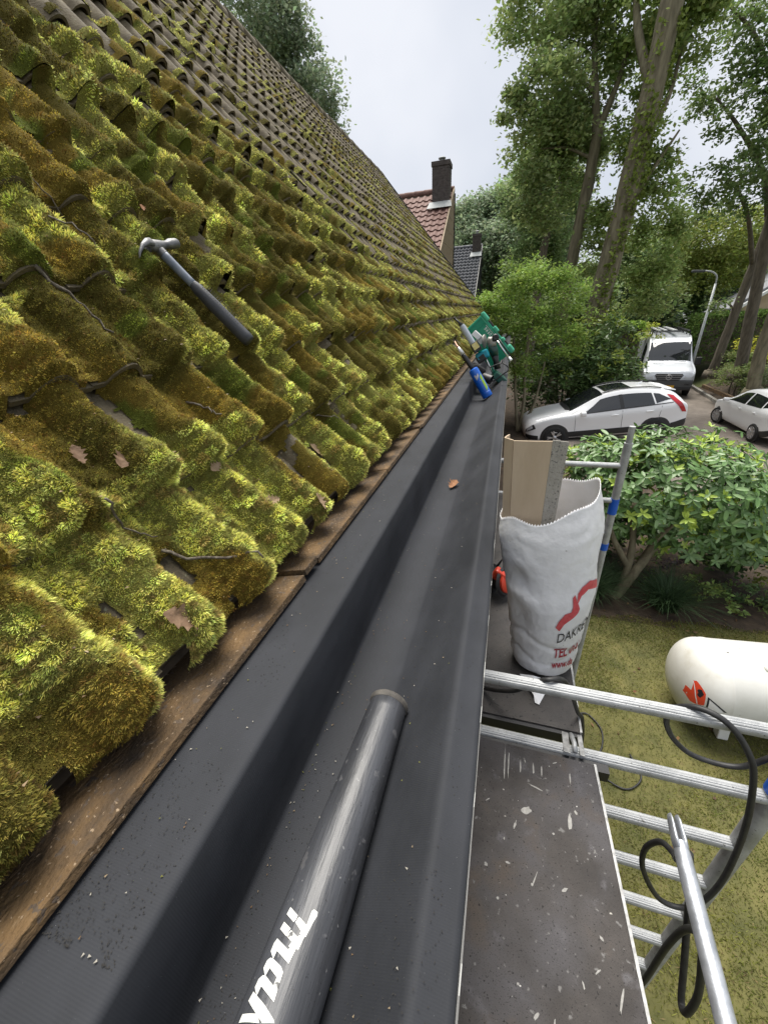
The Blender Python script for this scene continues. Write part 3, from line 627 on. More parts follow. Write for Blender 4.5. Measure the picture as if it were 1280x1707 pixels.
mb = MB(); mb.tube([(.322, .91, 2.47), (.322, .935, 2.478), (.323, .96, 2.462), (.324, 1.01, 2.43)], .008, 10); mb.build('hook_bolt', M_alu, pf, True)
M_dried = mat('dried_paint', (.22, .215, .20), (.32, .31, .29), 120, .7)
for k in range(46):                                        # drips and scrapes: thin skins of dried paint
    x = random.uniform(.03, .37); y = random.uniform(.03, .87) ; a = random.gauss(1.3, .6); l_m = random.choice((.003, .004, .006, .010, .018)) * random.uniform(.7, 1.2); w_ = min(l_m, random.uniform(.0012, .0040))
    if k < 6: x = (.10, .112, .15, .19, .215, .30)[k]; y = .83; a = 1.55; l_m = .045 if k < 2 else .018; w_ = .0022
    if k in (7, 8): x, y, l_m, w_ = ((.165, .70, .014, .009), (.285, .70, .022, .005))[k - 7]
    n = 14; pts = []; ph_ = random.random() * 9
    for q in range(n):
        t = 2 * math.pi * q / n; rj = .55 + .9 * float(vn(np.array([q * .9 + ph_]), np.array([ph_]), 6)[0]); u = math.cos(t) * l_m * rj; v = math.sin(t) * w_ * rj
        pts.append((x + u * math.cos(a) - v * math.sin(a), y + u * math.sin(a) + v * math.cos(a), 2.4524 + k * .00002))
    mb = MB(); mb.add(pts, [tuple(range(n))]); mb.build('paint_splash', M_dried, pn)
br = thing('scaffold_brace', 'loose galvanised scaffold brace with flattened end standing by the platform edge', 'brace', (.47, .36, 2.62))
M_galv = mat('galvanised_tube', (.36, .38, .41), (.50, .52, .55), 22, .38, .1, 90, metal=.7, r2=.55)
b0 = np.array([.482, .672, 2.665]); b1 = np.array([.455, -.8, 2.50]); bd = (b1 - b0) / np.linalg.norm(b1 - b0); bs = np.array([1., 0, 0]); bs -= bd * (bs @ bd); bs /= np.linalg.norm(bs); bu = np.cross(bs, bd)
mb = MB(); mb.add(*ell_tube([(b0 + bd * .055, bs, bu, .0125, .017), (b0 + bd * .08, bs, bu, .0165, .0165), (b0 + bd * .12, bs, bu, .0175, .0175), (b1 + bd * .3, bs, bu, .0175, .0175)], 20)); mb.build('brace_tube', M_galv, br, auto=40)
for sg in (-1, 1):
    mb = MB(); mb.add(*ell_tube([(b0 + bs * sg * .0075, bs, bu, .0035, .010), (b0 + bd * .012 + bs * sg * .008, bs, bu, .005, .0165), (b0 + bd * .05 + bs * sg * .009, bs, bu, .006, .017), (b0 + bd * .07 + bs * sg * .007, bs, bu, .008, .015)], 12)); mb.build('fork_prong', M_galv, br, True)
mb = MB(); mb.bar(b0 + bd * .012 + bu * .004, b0 + bd * .05 + bu * .004, .008, .004, bu); mb.build('latch', M_black, br)

# ------------------------------------------------------------------ black cables
M_cable = mat('black_rubber_cable', (.014, .014, .015), (.03, .03, .03), 40, .55)
def ray_pt(px, py, y):                                     # used with real depths measured along the scaffold
    d = RW @ np.array([px - 640., py - 853.5, 641.]); return CAMP + d * (y / d[1])
def cable(pts, r, label):
    mb = MB(); mb.tube(crom(pts, 10), r, 9); return tag(mb.build('power_cable', M_cable, None, True), label, 'cable', 'black cables on the scaffold')
cable([(-.02, 1.12, 2.46), (.005, 1.10, 2.462), (.06, 1.05, 2.52), (.122, 1.0, 2.60), (.171, .955, 2.712), (.205, .935, 2.757), (.25, .965, 2.735), (.29, 1.0, 2.654), (.344, 1.05, 2.495), (.375, 1.08, 2.42), (.41, 1.12, 2.20), (.44, 1.2, 1.7), (.5, 1.5, .6), (.7, 2.2, .03), (.95, 2.9, .015), (1.07, 3.05, .012), (1.19, 2.91, .012), (1.17, 2.72, .012), (1.07, 2.52, .012), (1.15, 2.41, .012), (1.28, 2.36, .012), (1.39, 2.42, .012), (1.45, 2.53, .012), (1.40, 2.7, .012)], .0075, 'black cable looped over the top rung then trailing onto the lawn')
cable([(.93, .98, 2.66), (.86, .98, 2.563), (.803, .99, 2.469), (.697, 1.0, 2.46), (.624, 1.0, 2.516), (.576, .99, 2.604), (.563, .965, 2.70), (.60, .935, 2.757), (.658, .905, 2.755), (.711, .88, 2.695), (.745, .86, 2.606), (.782, .84, 2.383), (.792, .82, 2.113), (.744, .80, 1.96), (.658, .80, 1.95), (.572, .80, 2.109), (.551, .80, 2.236), (.563, .78, 2.333), (.572, .74, 2.375), (.56, .70, 2.42), (.535, .67, 2.50)], .0085, 'thick black cable hanging in a big loop from the top rung at right')
cable([(.60, .66, 1.55), (.592, .62, 1.797), (.568, .60, 2.16), (.560, .58, 2.35), (.536, .52, 2.48), (.558, .50, 2.38), (.581, .49, 2.249), (.587, .49, 2.133), (.595, .52, 2.099), (.588, .56, 2.202), (.575, .60, 2.33), (.545, .62, 2.50), (.52, .63, 2.60)], .0085, 'black cable hanging in a narrow loop around the brace')

# ------------------------------------------------------------------ white woven bag with print, cardboard in it
M_bag = mat('white_woven_plastic', (.80, .80, .81), (.90, .90, .91), 5, .45, .4, 26, spec=.4, trans=.12, speck=[(60, .74, (.30, .28, .25)), (4, .58, (.60, .59, .57), .2)])
ZB = 2.455
def bag_pt(th, v, disp=True, out=0.):
    cx = np.interp(v, [0, .25, .5, .85, 1], [.240, .232, .226, .194, .172]); cy = np.interp(v, [0, 1], [1.30, 1.33])
    rx = np.interp(v, [0, .03, .10, .5, .85, 1], [.085, .115, .128, .150, .168, .163]); ry = np.interp(v, [0, .03, .10, .5, .85, 1], [.075, .10, .112, .125, .115, .10])
    ct, st = np.cos(th), np.sin(th)
    top = .70 + .10 * np.clip(ct, 0, 1) ** 1.5 - .03 * np.clip(-ct, 0, 1) + .06 * np.clip(st, 0, 1) + .012 * np.sin(5 * th + 1)
    r = 1.0
    if disp:
        tu = th / (2 * np.pi) * 9
        r = r + .12 * (fbm(tu * .55 + 3, v * 3.0, 201, 2) - .5) + .03 * (fbm(tu * .8 - 2 * v, v * 13, 202, 2) - .5) - .03 * (.5 - np.abs(vn(tu * .9 + 4 * v, v * 5 - tu * .5, 204) - .5)) ** 3 * 4 - .025 * (.5 - np.abs(vn(tu * 1.7 - 6 * v, v * 7 + tu * .6, 205) - .5)) ** 4 * 8 + .022 * (fbm(tu * 4, v * 9, 203, 3) - .5)
        lf = np.exp(-((th + 2.35) / .42) ** 2)               # deep folds on the left side
        r = r - .16 * lf * np.exp(-((v - .66) / .07) ** 2) + .05 * lf * np.exp(-((v - .55) / .05) ** 2) - .12 * lf * np.exp(-((v - .40) / .10) ** 2)
        r = r - .05 * np.exp(-((v - .26 - .05 * np.sin(th * 2)) / .02) ** 2) - .04 * np.exp(-((v - .15 + .03 * np.sin(th * 3)) / .018) ** 2)
        r = r * (1 - .05 * sstep(.9, 1, v))
    return np.stack([cx + (rx * r + out) * ct, cy + (ry * r + out) * st, ZB + v * top], -1)
def bag_v(th, z):
    ct, st = np.cos(th), np.sin(th); top = .70 + .10 * np.clip(ct, 0, 1) ** 1.5 - .03 * np.clip(-ct, 0, 1) + .06 * np.clip(st, 0, 1) + .012 * np.sin(5 * th + 1); return (z - ZB) / top
nth, nvv = 200, 130; TH, VV = np.meshgrid(np.linspace(-np.pi, np.pi, nth, endpoint=False), np.linspace(0, 1, nvv), indexing='ij')
VZ = VV.copy(); P = bag_pt(TH, VV)
P[:, -1, 2] += np.where(np.arange(nth) % 2 == 0, .006, -.002)       # zig-zag cut rim
ix = np.arange(nth * nvv).reshape(nth, nvv); ixn = np.roll(ix, -1, 0)
F = np.stack([ix[:, :-1], ixn[:, :-1], ixn[:, 1:], ix[:, 1:]], -1).reshape(-1, 4)
bag = thing('rubble_bag', 'tall white woven rubbish bag with red and black print on the platform', 'bag', (.23, 1.3, ZB))
bo = np_obj('bag_body', P.reshape(-1, 3), F, M_bag, bag, smooth=True)
sm = bo.modifiers.new('s', 'SOLIDIFY'); sm.thickness = .0015
mb = MB(); mb.add([bag_pt(np.array(t), np.array(0.001)) for t in np.linspace(-np.pi, np.pi, 40, endpoint=False)], [tuple(range(40))]); mb.build('bag_bottom', M_bag, bag)
cor = [(.15, 1.19, ZB + .02), (.20, 1.18, ZB + .035), (.255, 1.185, ZB + .02), (.245, 1.13, ZB + .006), (.22, 1.075, ZB + .004), (.205, 1.08, ZB + .005), (.20, 1.10, ZB + .02)]
mb = MB(); mb.add(cor + [(.205, 1.12, ZB + .03)], [(0, 1, 7), (1, 2, 3, 7), (7, 3, 4, 6), (4, 5, 6), (0, 7, 6)]); mb.build('bag_corner', M_bag, bag)
M_red = mat('faded_red_print', (.52, .055, .07), (.60, .10, .11), 60, .55); M_dred = mat('dark_red_print', (.36, .018, .035), rough=.55); M_ink = mat('black_print', (.018, .018, .025), rough=.5)
def wrap_mesh(me, name, fu, mt):
    bm = bmesh.new(); bm.from_mesh(me); bmesh.ops.triangulate(bm, faces=bm.faces[:])
    for _ in range(3):
        lg = [e for e in bm.edges if e.calc_length() > .006]
        if lg: bmesh.ops.subdivide_edges(bm, edges=lg, cuts=1); bmesh.ops.triangulate(bm, faces=bm.faces[:])
    for v in bm.verts: v.co = Vector(fu(v.co.x, v.co.y))
    me2 = bpy.data.meshes.new(name); bm.to_mesh(me2); bm.free(); me2.materials.append(mt)
    return link(bpy.data.objects.new(name, me2), bag)
def bag_text(txt, size, th0, z0, su, slope, mt, bold=0, shear=0):
    me = text_mesh(txt, size, mt, bold, shear)
    def fu(u, v):
        th = np.array(th0 + u * su / .142); z = z0 + v + slope * max(0, u * su) + 1.1 * max(0, u * su - .05) ** 2
        return bag_pt(th, np.array(bag_v(th, z)), True, .0028)
    wrap_mesh(me, 'printed_text', fu, mt)
bag_text('DAKRENOV', .066, -1.36, 2.668, .60, .30, M_ink)
bag_text('TEL 015', .062, -1.37, 2.586, .62, .12, M_dred, .0013, .15)
bag_text('www.da', .050, -1.36, 2.530, .60, .06, M_dred, .0008, .1)
rib = [(-1.431, 2.744), (-1.326, 2.728), (-1.239, 2.76), (-1.012, 2.792), (-0.925, 2.808), (-0.908, 2.828), (-0.96, 2.852), (-0.873, 2.88), (-0.681, 2.9), (-0.192, 2.88), (-0.192, 2.915), (-0.663, 2.936), (-0.873, 2.916), (-0.977, 2.892), (-0.977, 2.856), (-1.047, 2.888), (-1.1, 2.876), (-1.082, 2.836), (-1.117, 2.816), (-1.257, 2.808), (-1.379, 2.772)]
bm = bmesh.new(); bm.faces.new([bm.verts.new(((t + 1.5) * .142, z - 2.7, 0)) for t, z in rib]); me = bpy.data.meshes.new('r'); bm.to_mesh(me); bm.free()
wrap_mesh(me, 'printed_roof_line', lambda u, v: bag_pt(np.array(u / .142 - 1.5), np.array(bag_v(u / .142 - 1.5, v + 2.7)), True, .0028), M_red)

M_card = mat('tan_cardboard', (.50, .39, .27), (.57, .455, .325), 14, .85, .1, 90, stretch=(1, 1, .3))
M_cardg = mat('speckled_grey_board', (.33, .31, .27), (.40, .375, .33), 30, .9, .3, 160, speck=[(130, .60, (.17, .165, .15))])
card = thing('cardboard_sheet', 'bent sheet of tan cardboard standing upright in the white bag', 'cardboard', (.12, 1.3, 2.7))
pl = [(.022, 1.345), (.018, 1.335), (.013, 1.325), (.008, 1.312), (.034, 1.295), (.10, 1.292), (.152, 1.290), (.200, 1.296)]
def card_panel(i0, i1, name, m_, ztop):
    q = pl[i0:i1 + 1]; vs = []; nz_ = 12
    for k in range(nz_ + 1):
        z = 3.04 + (ztop - 3.04) * k / nz_; sh = (z - 2.62) / .8
        for (x, y) in q: vs.append((x * (.72 + .28 * sh) + .05 * (1 - sh) + .004, y + .02 * (1 - sh) , z + (.004 * math.sin(x * 90) if k == nz_ else 0)))
    k = len(q); mb = MB(); mb.add(vs, [(a * k + b, a * k + b + 1, (a + 1) * k + b + 1, (a + 1) * k + b) for a in range(nz_) for b in range(k - 1)])
    o = mb.build(name, m_, card, False); sm = o.modifiers.new('s', 'SOLIDIFY'); sm.thickness = .004; sm.offset = 1
card_panel(0, 4, 'folded_flap', M_card, 3.418); card_panel(4, 6, 'front_panel', M_card, 3.416); card_panel(6, 7, 'speckled_panel', M_cardg, 3.420)

# red tool standing behind the bag: a cable reel
reel = thing('cable_reel', 'red and black cable reel on the platform behind the white bag', 'reel', (.06, 1.78, 2.452))
M_redp = mat('red_plastic', (.62, .055, .025), rough=.38)
rc = (.045, 1.72, 2.54)
mb = MB(); mb.lathe(rc, (1, -.6, .35), [(-.05, .002), (-.05, .07), (-.04, .08), (-.03, .05), (.03, .05), (.04, .08), (.05, .07), (.05, .002)], 26); mb.build('drum', M_black, reel, auto=40)
mb = MB(); mb.lathe(rc, (1, -.6, .35), [(.051, .060), (.060, .058), (.066, .045), (.068, .002)], 26); mb.build('red_cover', M_redp, reel, auto=40)
mb = MB(); mb.bar((.018, 1.70, 2.605), (.085, 1.69, 2.57), .05, .06); mb.build('red_housing', M_redp, reel, bevel=.012)
mb = MB(); mb.tube([(.02, 1.79, 2.46), (.03, 1.80, 2.56), (.06, 1.79, 2.63), (.10, 1.78, 2.56), (.10, 1.78, 2.46)], .008, 8); mb.build('stand', M_black, reel, True)

# ------------------------------------------------------------------ white gas tank on the lawn
M_tank = mat('white_tank_enamel', (.60, .59, .54), (.70, .695, .65), 3, .33, .04, 9, spec=.5, speck=[(11, .72, (.10, .09, .08)), (5, .60, (.55, .53, .46), .15), (30, .74, (.25, .22, .18))])
tk = thing('gas_tank', 'white horizontal gas tank with a red flame hazard sticker on the lawn', 'tank', (2.6, 3.35, 0))
tc0 = np.array([1.82, 3.32, .46]); TA = Vector((1, .10, 0)).normalized(); TR_ = .405
pro = [(0, .001)] + [(TR_ * .62 * (1 - math.cos(t)), TR_ * math.sin(t)) for t in np.linspace(.12, math.pi / 2, 12)]
Lk = 1.9; pro2 = pro + [(.285, TR_ + .000), (.29, TR_ + .004), (.298, TR_ + .004), (.303, TR_), (Lk, TR_)] + [(Lk + TR_ * .62 * math.sin(t), TR_ * math.cos(t)) for t in np.linspace(.2, 1.5, 8)]
mb = MB(); mb.lathe(tc0, TA, pro2, 56); mb.build('vessel', M_tank, tk, True)
for a in (.45, 1.6):
    c = Vector(tc0) + TA * a
    for sg in (-1, 1): mb = MB(); mb.bar(c + Vector((0, sg * .22, -.30)), Vector((c.x, c.y + sg * .25, 0)), .09, .09); mb.build('leg', M_tank, tk, bevel=.01)
def tank_pt(a, th, off): 
    e_up = Vector((0, 0, 1)); e_s = TA.cross(e_up); r_ = np.interp(a, [p[0] for p in pro2[:18]], [p[1] for p in pro2[:18]])
    return Vector(tc0) + TA * a + (e_up * math.cos(th) + e_s * math.sin(th)) * (r_ + off)      # e_s points to -y (towards the house)
def tank_poly(poly, name, mt, off):
    bm = bmesh.new(); f = bm.faces.new([bm.verts.new((a, t, 0)) for a, t in poly]); bmesh.ops.triangulate(bm, faces=[f]); bmesh.ops.subdivide_edges(bm, edges=bm.edges[:], cuts=5, use_grid_fill=True)
    for v in bm.verts: v.co = tank_pt(v.co.x, v.co.y, off)
    me = bpy.data.meshes.new(name); bm.to_mesh(me); bm.free(); me.materials.append(mt); return link(bpy.data.objects.new(name, me), tk)
M_orange = mat('red_hazard_label', (.72, .07, .03), rough=.35); M_lab = mat('white_label', (.75, .75, .74), rough=.4)
tank_poly([(0.02, 1.52), (0.025, 1.092), (0.045, 1.19), (0.055, 0.801), (0.069, 0.801), (0.109, 1.112), (0.109, 1.452), (0.069, 1.608), (0.05, 1.666)], 'hazard_sticker', M_orange, .002)
tank_poly([(0.069, 1.092), (0.074, 1.044), (0.079, 1.073), (0.089, 1.034), (0.094, 1.102), (0.099, 1.141), (0.094, 1.199), (0.089, 1.238), (0.084, 1.287), (0.074, 1.267), (0.069, 1.219), (0.074, 1.16)], 'flame_symbol', M_ink, .0035)
tank_poly([(.052, .82), (.055, .82), (.066, 1.30), (.081, 1.55), (.076, 1.55), (.061, 1.30)], 'sticker_crease', M_lab, .0035)
tank_poly([(0.119, 1.17), (0.119, 1.46), (0.129, 1.46), (0.129, 1.219)], 'label_border', M_ink, .003)
tank_poly([(0.117, 1.165), (0.129, 1.225), (0.227, 1.425), (0.252, 1.43)], 'label_border', M_ink, .003)
tank_poly([(0.129, 1.22), (0.129, 1.47), (0.2, 1.47), (0.227, 1.42)], 'white_label', M_lab, .002)
for a, th in ((.62, .35), (.62, .95)):
    mb = MB(); mb.lathe(tank_pt(a, th, -.01), tank_pt(a, th, 1) - tank_pt(a, th, 0), [(0, .05), (.02, .05), (.03, .04), (.03, .03), (.018, .025), (.018, .001)], 20); mb.build('lifting_boss', M_tank, tk, auto=40)

# ------------------------------------------------------------------ tools lying in the gutter
V3 = lambda *a: np.array(a, float)
M_bl = mat('blue_painted_can', (.005, .10, .50), (.01, .13, .58), 20, .35, coat=.2)
to = thing('gas_torch', 'blue gas canister torch with black burner handle leaning in the gutter', 'torch', (-.17, 4.35, 2.97))
t0, t1, t2, t3, t4 = V3(-.180, 4.35, 2.985), V3(-.352, 4.36, 3.265), V3(-.462, 4.37, 3.408), V3(-.514, 4.37, 3.479), V3(-.549, 4.37, 3.537)
d = t1 - t0; L = np.linalg.norm(d)
mb = MB(); mb.lathe(t0, d, [(-.004, .001), (-.004, .050), (0, .054), (.05, .054), (.053, .0515), (L * .55, .0515), (L * .555, .053), (L * .565, .053), (L * .57, .0515), (L - .03, .0515), (L - .008, .047), (L, .03), (L, .001)], 28); can = mb.build('canister', M_bl, to, auto=35)
du = d / L; side = np.cross(du, V3(0, 1, 0)); side /= np.linalg.norm(side); fr = V3(0, -1, 0)
def canp(a, th, off=.001): return t0 + du * a + (fr * math.cos(th) + side * math.sin(th)) * (.0515 + off)
def can_patch(a0, a1, th0, th1, m_, name, off=.001, sk=0):
    mb = MB(); n = 8; mb.add([canp(a + sk * k, th0 + (th1 - th0) * k / n, off) for a in (a0, a1) for k in range(n + 1)], [(k, k + 1, n + 2 + k, n + 1 + k) for k in range(n)]); mb.build(name, m_, can, True)
sgn = 1 if side[2] > 0 else -1
M_lg = mat('lime_label', (.30, .50, .03), rough=.4); M_wl = mat('silver_label', (.55, .53, .52), rough=.35)
can_patch(.06, .22, sgn * .55, sgn * 1.15, M_lg, 'lime_stripe', sk=.004)
can_patch(.205, .235, -sgn * .25, sgn * .55, M_wl, 'label_mark', sk=.004); can_patch(.235, .262, -sgn * .3, -sgn * .0, M_wl, 'label_mark', .0012)
mb = MB(); rr = [.020, .026, .024, .026, .024, .026, .024, .022]; pts = [t1 + (t2 - t1) * k / 7 for k in range(8)]; mb.tube(pts, rr, 14); mb.build('burner_handle', M_black, to, True)
mb = MB(); mb.tube([t2, t2 + (t3 - t2) * .5, t3], [.025, .021, .013], 14); mb.build('burner_head', mat('pale_metal', (.62, .62, .62), rough=.3, metal=.5), to, True)
mb = MB(); mb.tube([t3, t3 + (t4 - t3) * .2, t3 + (t4 - t3) * .22, t4], [.014, .012, .006, .005], 10); mb.build('nozzle', mat('copper_nozzle', (.55, .30, .22), rough=.35, metal=.6), to, True)

M_teal = mat('teal_plastic', (.0, .22, .30), rough=.38)
gun = thing('caulking_gun', 'teal and black cordless sealant gun with grey cartridge tube on the tiles', 'tool', (-.28, 4.9, 3.2))
g0, g1, g2 = V3(-.626, 4.9, 3.748), V3(-.542, 4.9, 3.668), V3(-.405, 4.9, 3.47)
mb = MB(); mb.tube([g0, g0 + (g1 - g0) * .6, g1], [.006, .012, .024], 12); mb.build('nozzle', M_black, gun, True)
mb = MB(); mb.tube([g0 + (g0 - g1) * .02, g0 + (g1 - g0) * .06], [.014, .014], 12); mb.build('nozzle_cap', M_black, gun, True)
mb = MB(); mb.tube([g1, g1 + (g2 - g1) * .08, g1 + (g2 - g1) * .081, g2], [.030, .030, .034, .034], 20); mb.build('cartridge_tube', mat('grey_tube', (.42, .46, .52), rough=.35), gun, auto=40)
dd = (g2 - g1) / np.linalg.norm(g2 - g1); c = V3(-.371, 4.89, 3.435)
mb = MB(); mb.bar(c - dd * .055, c + dd * .055, .095, .10, (0, -1, .3)); mb.build('motor_housing', M_black, gun, bevel=.008)
mb = MB(); mb.bar(c - dd * .036 + V3(0, -.052, .016), c + dd * .036 + V3(0, -.052, .016), .066, .006, (0, -1, .3)); mb.build('yellow_label', mat('yellow_sticker', (.60, .50, .12), (.68, .60, .30), 40, .5), gun)
c2 = V3(-.285, 4.93, 3.335)
mb = MB(); mb.bar(c2 - V3(.075, 0, .03), c2 + V3(.06, 0, .035), .10, .09, (0, -1, .2)); mb.build('teal_body', M_teal, gun, bevel=.02)
mb = MB(); mb.bar(c2 + V3(-.06, .0, -.06), c2 + V3(.03, 0, .0), .075, .10, (0, -1, .2)); mb.build('battery', M_black, gun, bevel=.01)
mb = MB(); mb.tube([V3(-.26, 4.9, 3.33), V3(-.16, 4.9, 3.134)], .008, 10); mb.build('push_rod', mat('chrome_rod', (.7, .7, .7), rough=.25, metal=.9), gun, True)
mb = MB(); mb.bar(V3(-.235, 4.97, 3.27), V3(-.13, 4.97, 3.11), .035, .02, (0, -1, 0)); mb.build('trigger_handle', mat('green_grip', (.0, .16, .09), rough=.4), gun, bevel=.006)

M_gcase = mat('green_plastic_case', (.0, .20, .115), (.0, .23, .13), 8, .42); M_gcl = mat('light_green_plastic', (.05, .36, .22), rough=.42)
case = thing('tool_case', 'green plastic tool case leaning against the tiles above the gutter end', 'case', (-.23, 5.3, 3.3))
cTL, cTR, cBL = V3(-.335, 5.3, 3.80), V3(.067, 5.3, 3.352), V3(-.529, 5.3, 3.662)
eu = cTR - cTL; Lu = np.linalg.norm(eu); eu /= Lu; ev = cBL - cTL; ev -= eu * (ev @ eu); Lv = np.linalg.norm(ev); ev /= Lv
def cs(u, v, w=0.): return cTL + eu * u + ev * v + V3(0, 1, 0) * w
def cbox(u0, u1, v0, v1, w0, w1, name, m_, bev=.01, parent=None):
    P = [cs(u, v, w) for w in (w0, w1) for u, v in ((u0, v0), (u1, v0), (u1, v1), (u0, v1))]
    mb = MB(); mb.add(P, [(0, 1, 2, 3)[::-1], (4, 5, 6, 7), (0, 1, 5, 4), (1, 2, 6, 5), (2, 3, 7, 6), (3, 0, 4, 7)]); return mb.build(name, m_, parent or case, bevel=bev)
cbox(.015, Lu - .015, .03, Lv + .10, .0, .12, 'shell', M_gcase, .015)
cbox(0, .12, 0, .05, -.01, .13, 'corner_block', M_gcl, .018); cbox(Lu - .10, Lu, 0, .06, -.01, .13, 'corner_block', M_gcl, .018); cbox(.22, .30, .0, .045, -.008, .128, 'hinge_block', M_gcl, .012); cbox(Lu - .22, Lu - .17, .01, .05, -.008, .128, 'hinge_block', M_gcl, .012)
cbox(.13, .21, .012, .035, .02, .11, 'recess', M_black, .004); cbox(Lu - .165, Lu - .11, .012, .035, .02, .11, 'recess', M_black, .004)
cbox(.03, .045, .06, Lv + .09, -.008, .0, 'rib', M_gcase, .002); cbox(.10, .112, .06, Lv + .09, -.008, .0, 'rib', M_gcase, .002); cbox(.03, Lu - .04, .052, .062, -.008, 0, 'rib', M_gcl, .002)
for k, (u0, w_) in enumerate(((.16, .016), (.19, .018), (.225, .012), (.25, .018), (.285, .014), (.31, .018))):
    for q in range(2): cbox(u0 + q * (w_ - .005), u0 + q * (w_ - .005) + .005, .085, .118, -.003, -.0005, 'moulded_mark', M_lab, 0)
    cbox(u0, u0 + w_, (.085, .099, .113)[k % 3], (.09, .104, .118)[k % 3], -.004, -.0005, 'moulded_mark', M_lab, 0)
cbox(.14, .35, .070, .074, -.003, -.0005, 'moulded_mark', M_lab, 0)

gr = thing('angle_grinder', 'dark green angle grinder with worn grey head on top of the tools', 'grinder', (-.17, 5.0, 3.25))
M_ghead = mat('worn_cast_head', (.22, .21, .18), (.34, .33, .30), 30, .5, .2, 90, metal=.5)
mb = MB(); mb.lathe(V3(-.285, 5.02, 3.485), V3(1, -.2, .1), [(-.012, .001), (-.012, .07), (0, .075), (.006, .075), (.012, .05), (.012, .001)], 24); mb.build('guard', M_ghead, gr, auto=40)
mb = MB(); mb.add(*ell_tube([(V3(-.225, 5.0, 3.53), V3(1, 0, 0), V3(0, 1, 0), .02, .02), (V3(-.215, 5.0, 3.51), V3(1, 0, .2), V3(0, 1, 0), .045, .045), (V3(-.20, 5.0, 3.46), V3(1, 0, .2), V3(0, 1, 0), .052, .05), (V3(-.188, 5.0, 3.425), V3(1, 0, .25), V3(0, 1, 0), .046, .046)], 16)); mb.build('gear_head', M_ghead, gr, True)
mb = MB(); mb.add(*ell_tube([(V3(-.190, 5.0, 3.43), V3(1, 0, .25), V3(0, 1, 0), .047, .047), (V3(-.175, 5.0, 3.38), V3(1, 0, .25), V3(0, 1, 0), .05, .05), (V3(-.16, 5.0, 3.33), V3(1, 0, .25), V3(0, 1, 0), .042, .042)], 16)); mb.build('motor_body', mat('dark_green_plastic', (.01, .045, .035), rough=.35), gr, True)
mb = MB(); mb.add(*ell_tube([(V3(-.162, 5.0, 3.34), V3(1, 0, .25), V3(0, 1, 0), .040, .040), (V3(-.14, 5.0, 3.27), V3(1, 0, .25), V3(0, 1, 0), .032, .034), (V3(-.115, 5.0, 3.18), V3(1, 0, .25), V3(0, 1, 0), .036, .036)], 16)); mb.build('handle', M_black, gr, True)
mb = MB(); mb.lathe(V3(-.163, 4.96, 3.524), V3(.2, -1, 0), [(-.02, .001), (-.02, .036), (.01, .040), (.022, .03), (.024, .012), (.02, .001)], 20); mb.build('side_knob', M_black, gr, auto=40)
cut = thing('lever_cutter', 'chrome twin-rod lever tool lying over the gutter edge', 'tool', (-.05, 5.0, 3.25))
M_chr = mat('chrome', (.6, .6, .6), (.7, .7, .7), 30, .2, metal=.9)
mb = MB(); mb.tube([V3(-.155, 5.0, 3.50), V3(.010, 4.99, 3.285)], .010, 10); mb.build('rod', M_chr, cut, True)
mb = MB(); mb.tube([V3(-.125, 5.03, 3.50), V3(.032, 5.02, 3.30)], .008, 10); mb.build('rod', M_black, cut, True)
mb = MB(); mb.tube([V3(.0, 5.0, 3.30), V3(.025, 5.0, 3.27), V3(.04, 5.0, 3.29)], [.02, .024, .012], 12); mb.build('joint', M_chr, cut, True)
ft = tag(MB().lathe(V3(-.165, 4.66, 3.105), V3(-1, .35, .35), [(.12, .03), (.10, .048), (0, .052), (0, .046), (.10, .042)], 26).build('tube_offcut', M_black, None, auto=40), 'short black plastic tube end beside the blue torch', 'tube')
mb = MB(); mb.box((-.38, 5.06, 3.55), (.10, .06, .06), 0, R(40)); mb.box((-.335, 5.08, 3.50), (.08, .05, .07), 0, R(40)); tag(mb.build('sealant_carton', M_lab, None, bevel=.004), 'small white carton behind the sealant gun', 'carton')
mb = MB(); mb.box((-.33, 4.80, 3.20), (.16, .22, .10), .2, R(30)); tag(mb.build('tool_pouch', mat('black_fabric', (.012, .012, .013), rough=.9, bump=.3), None, bevel=.03), 'black fabric pouch under the sealant gun', 'pouch')
mb = MB(); mb.box((-.09, 4.95, 3.09), (.16, .3, .08), .1, R(38)); mb.build('tool_tray', mat('dark_green_tray', (.01, .07, .05), rough=.4), None, bevel=.01); tag(bpy.data.objects['tool_tray'], 'dark green tray under the coiled cable in the gutter', 'tray')
c_ = cable([(-.20, 4.8, 3.22), (-.125, 4.8, 3.25), (-.08, 4.8, 3.262), (-.075, 4.85, 3.29), (-.06, 4.85, 3.26), (-.028, 4.8, 3.248), (.004, 4.8, 3.216), (.0, 4.78, 3.18), (-.039, 4.8, 3.152), (-.09, 4.8, 3.11), (-.139, 4.8, 3.078), (-.2, 4.82, 3.06)], .007, 'thin black cable coiled over the tools in the gutter')
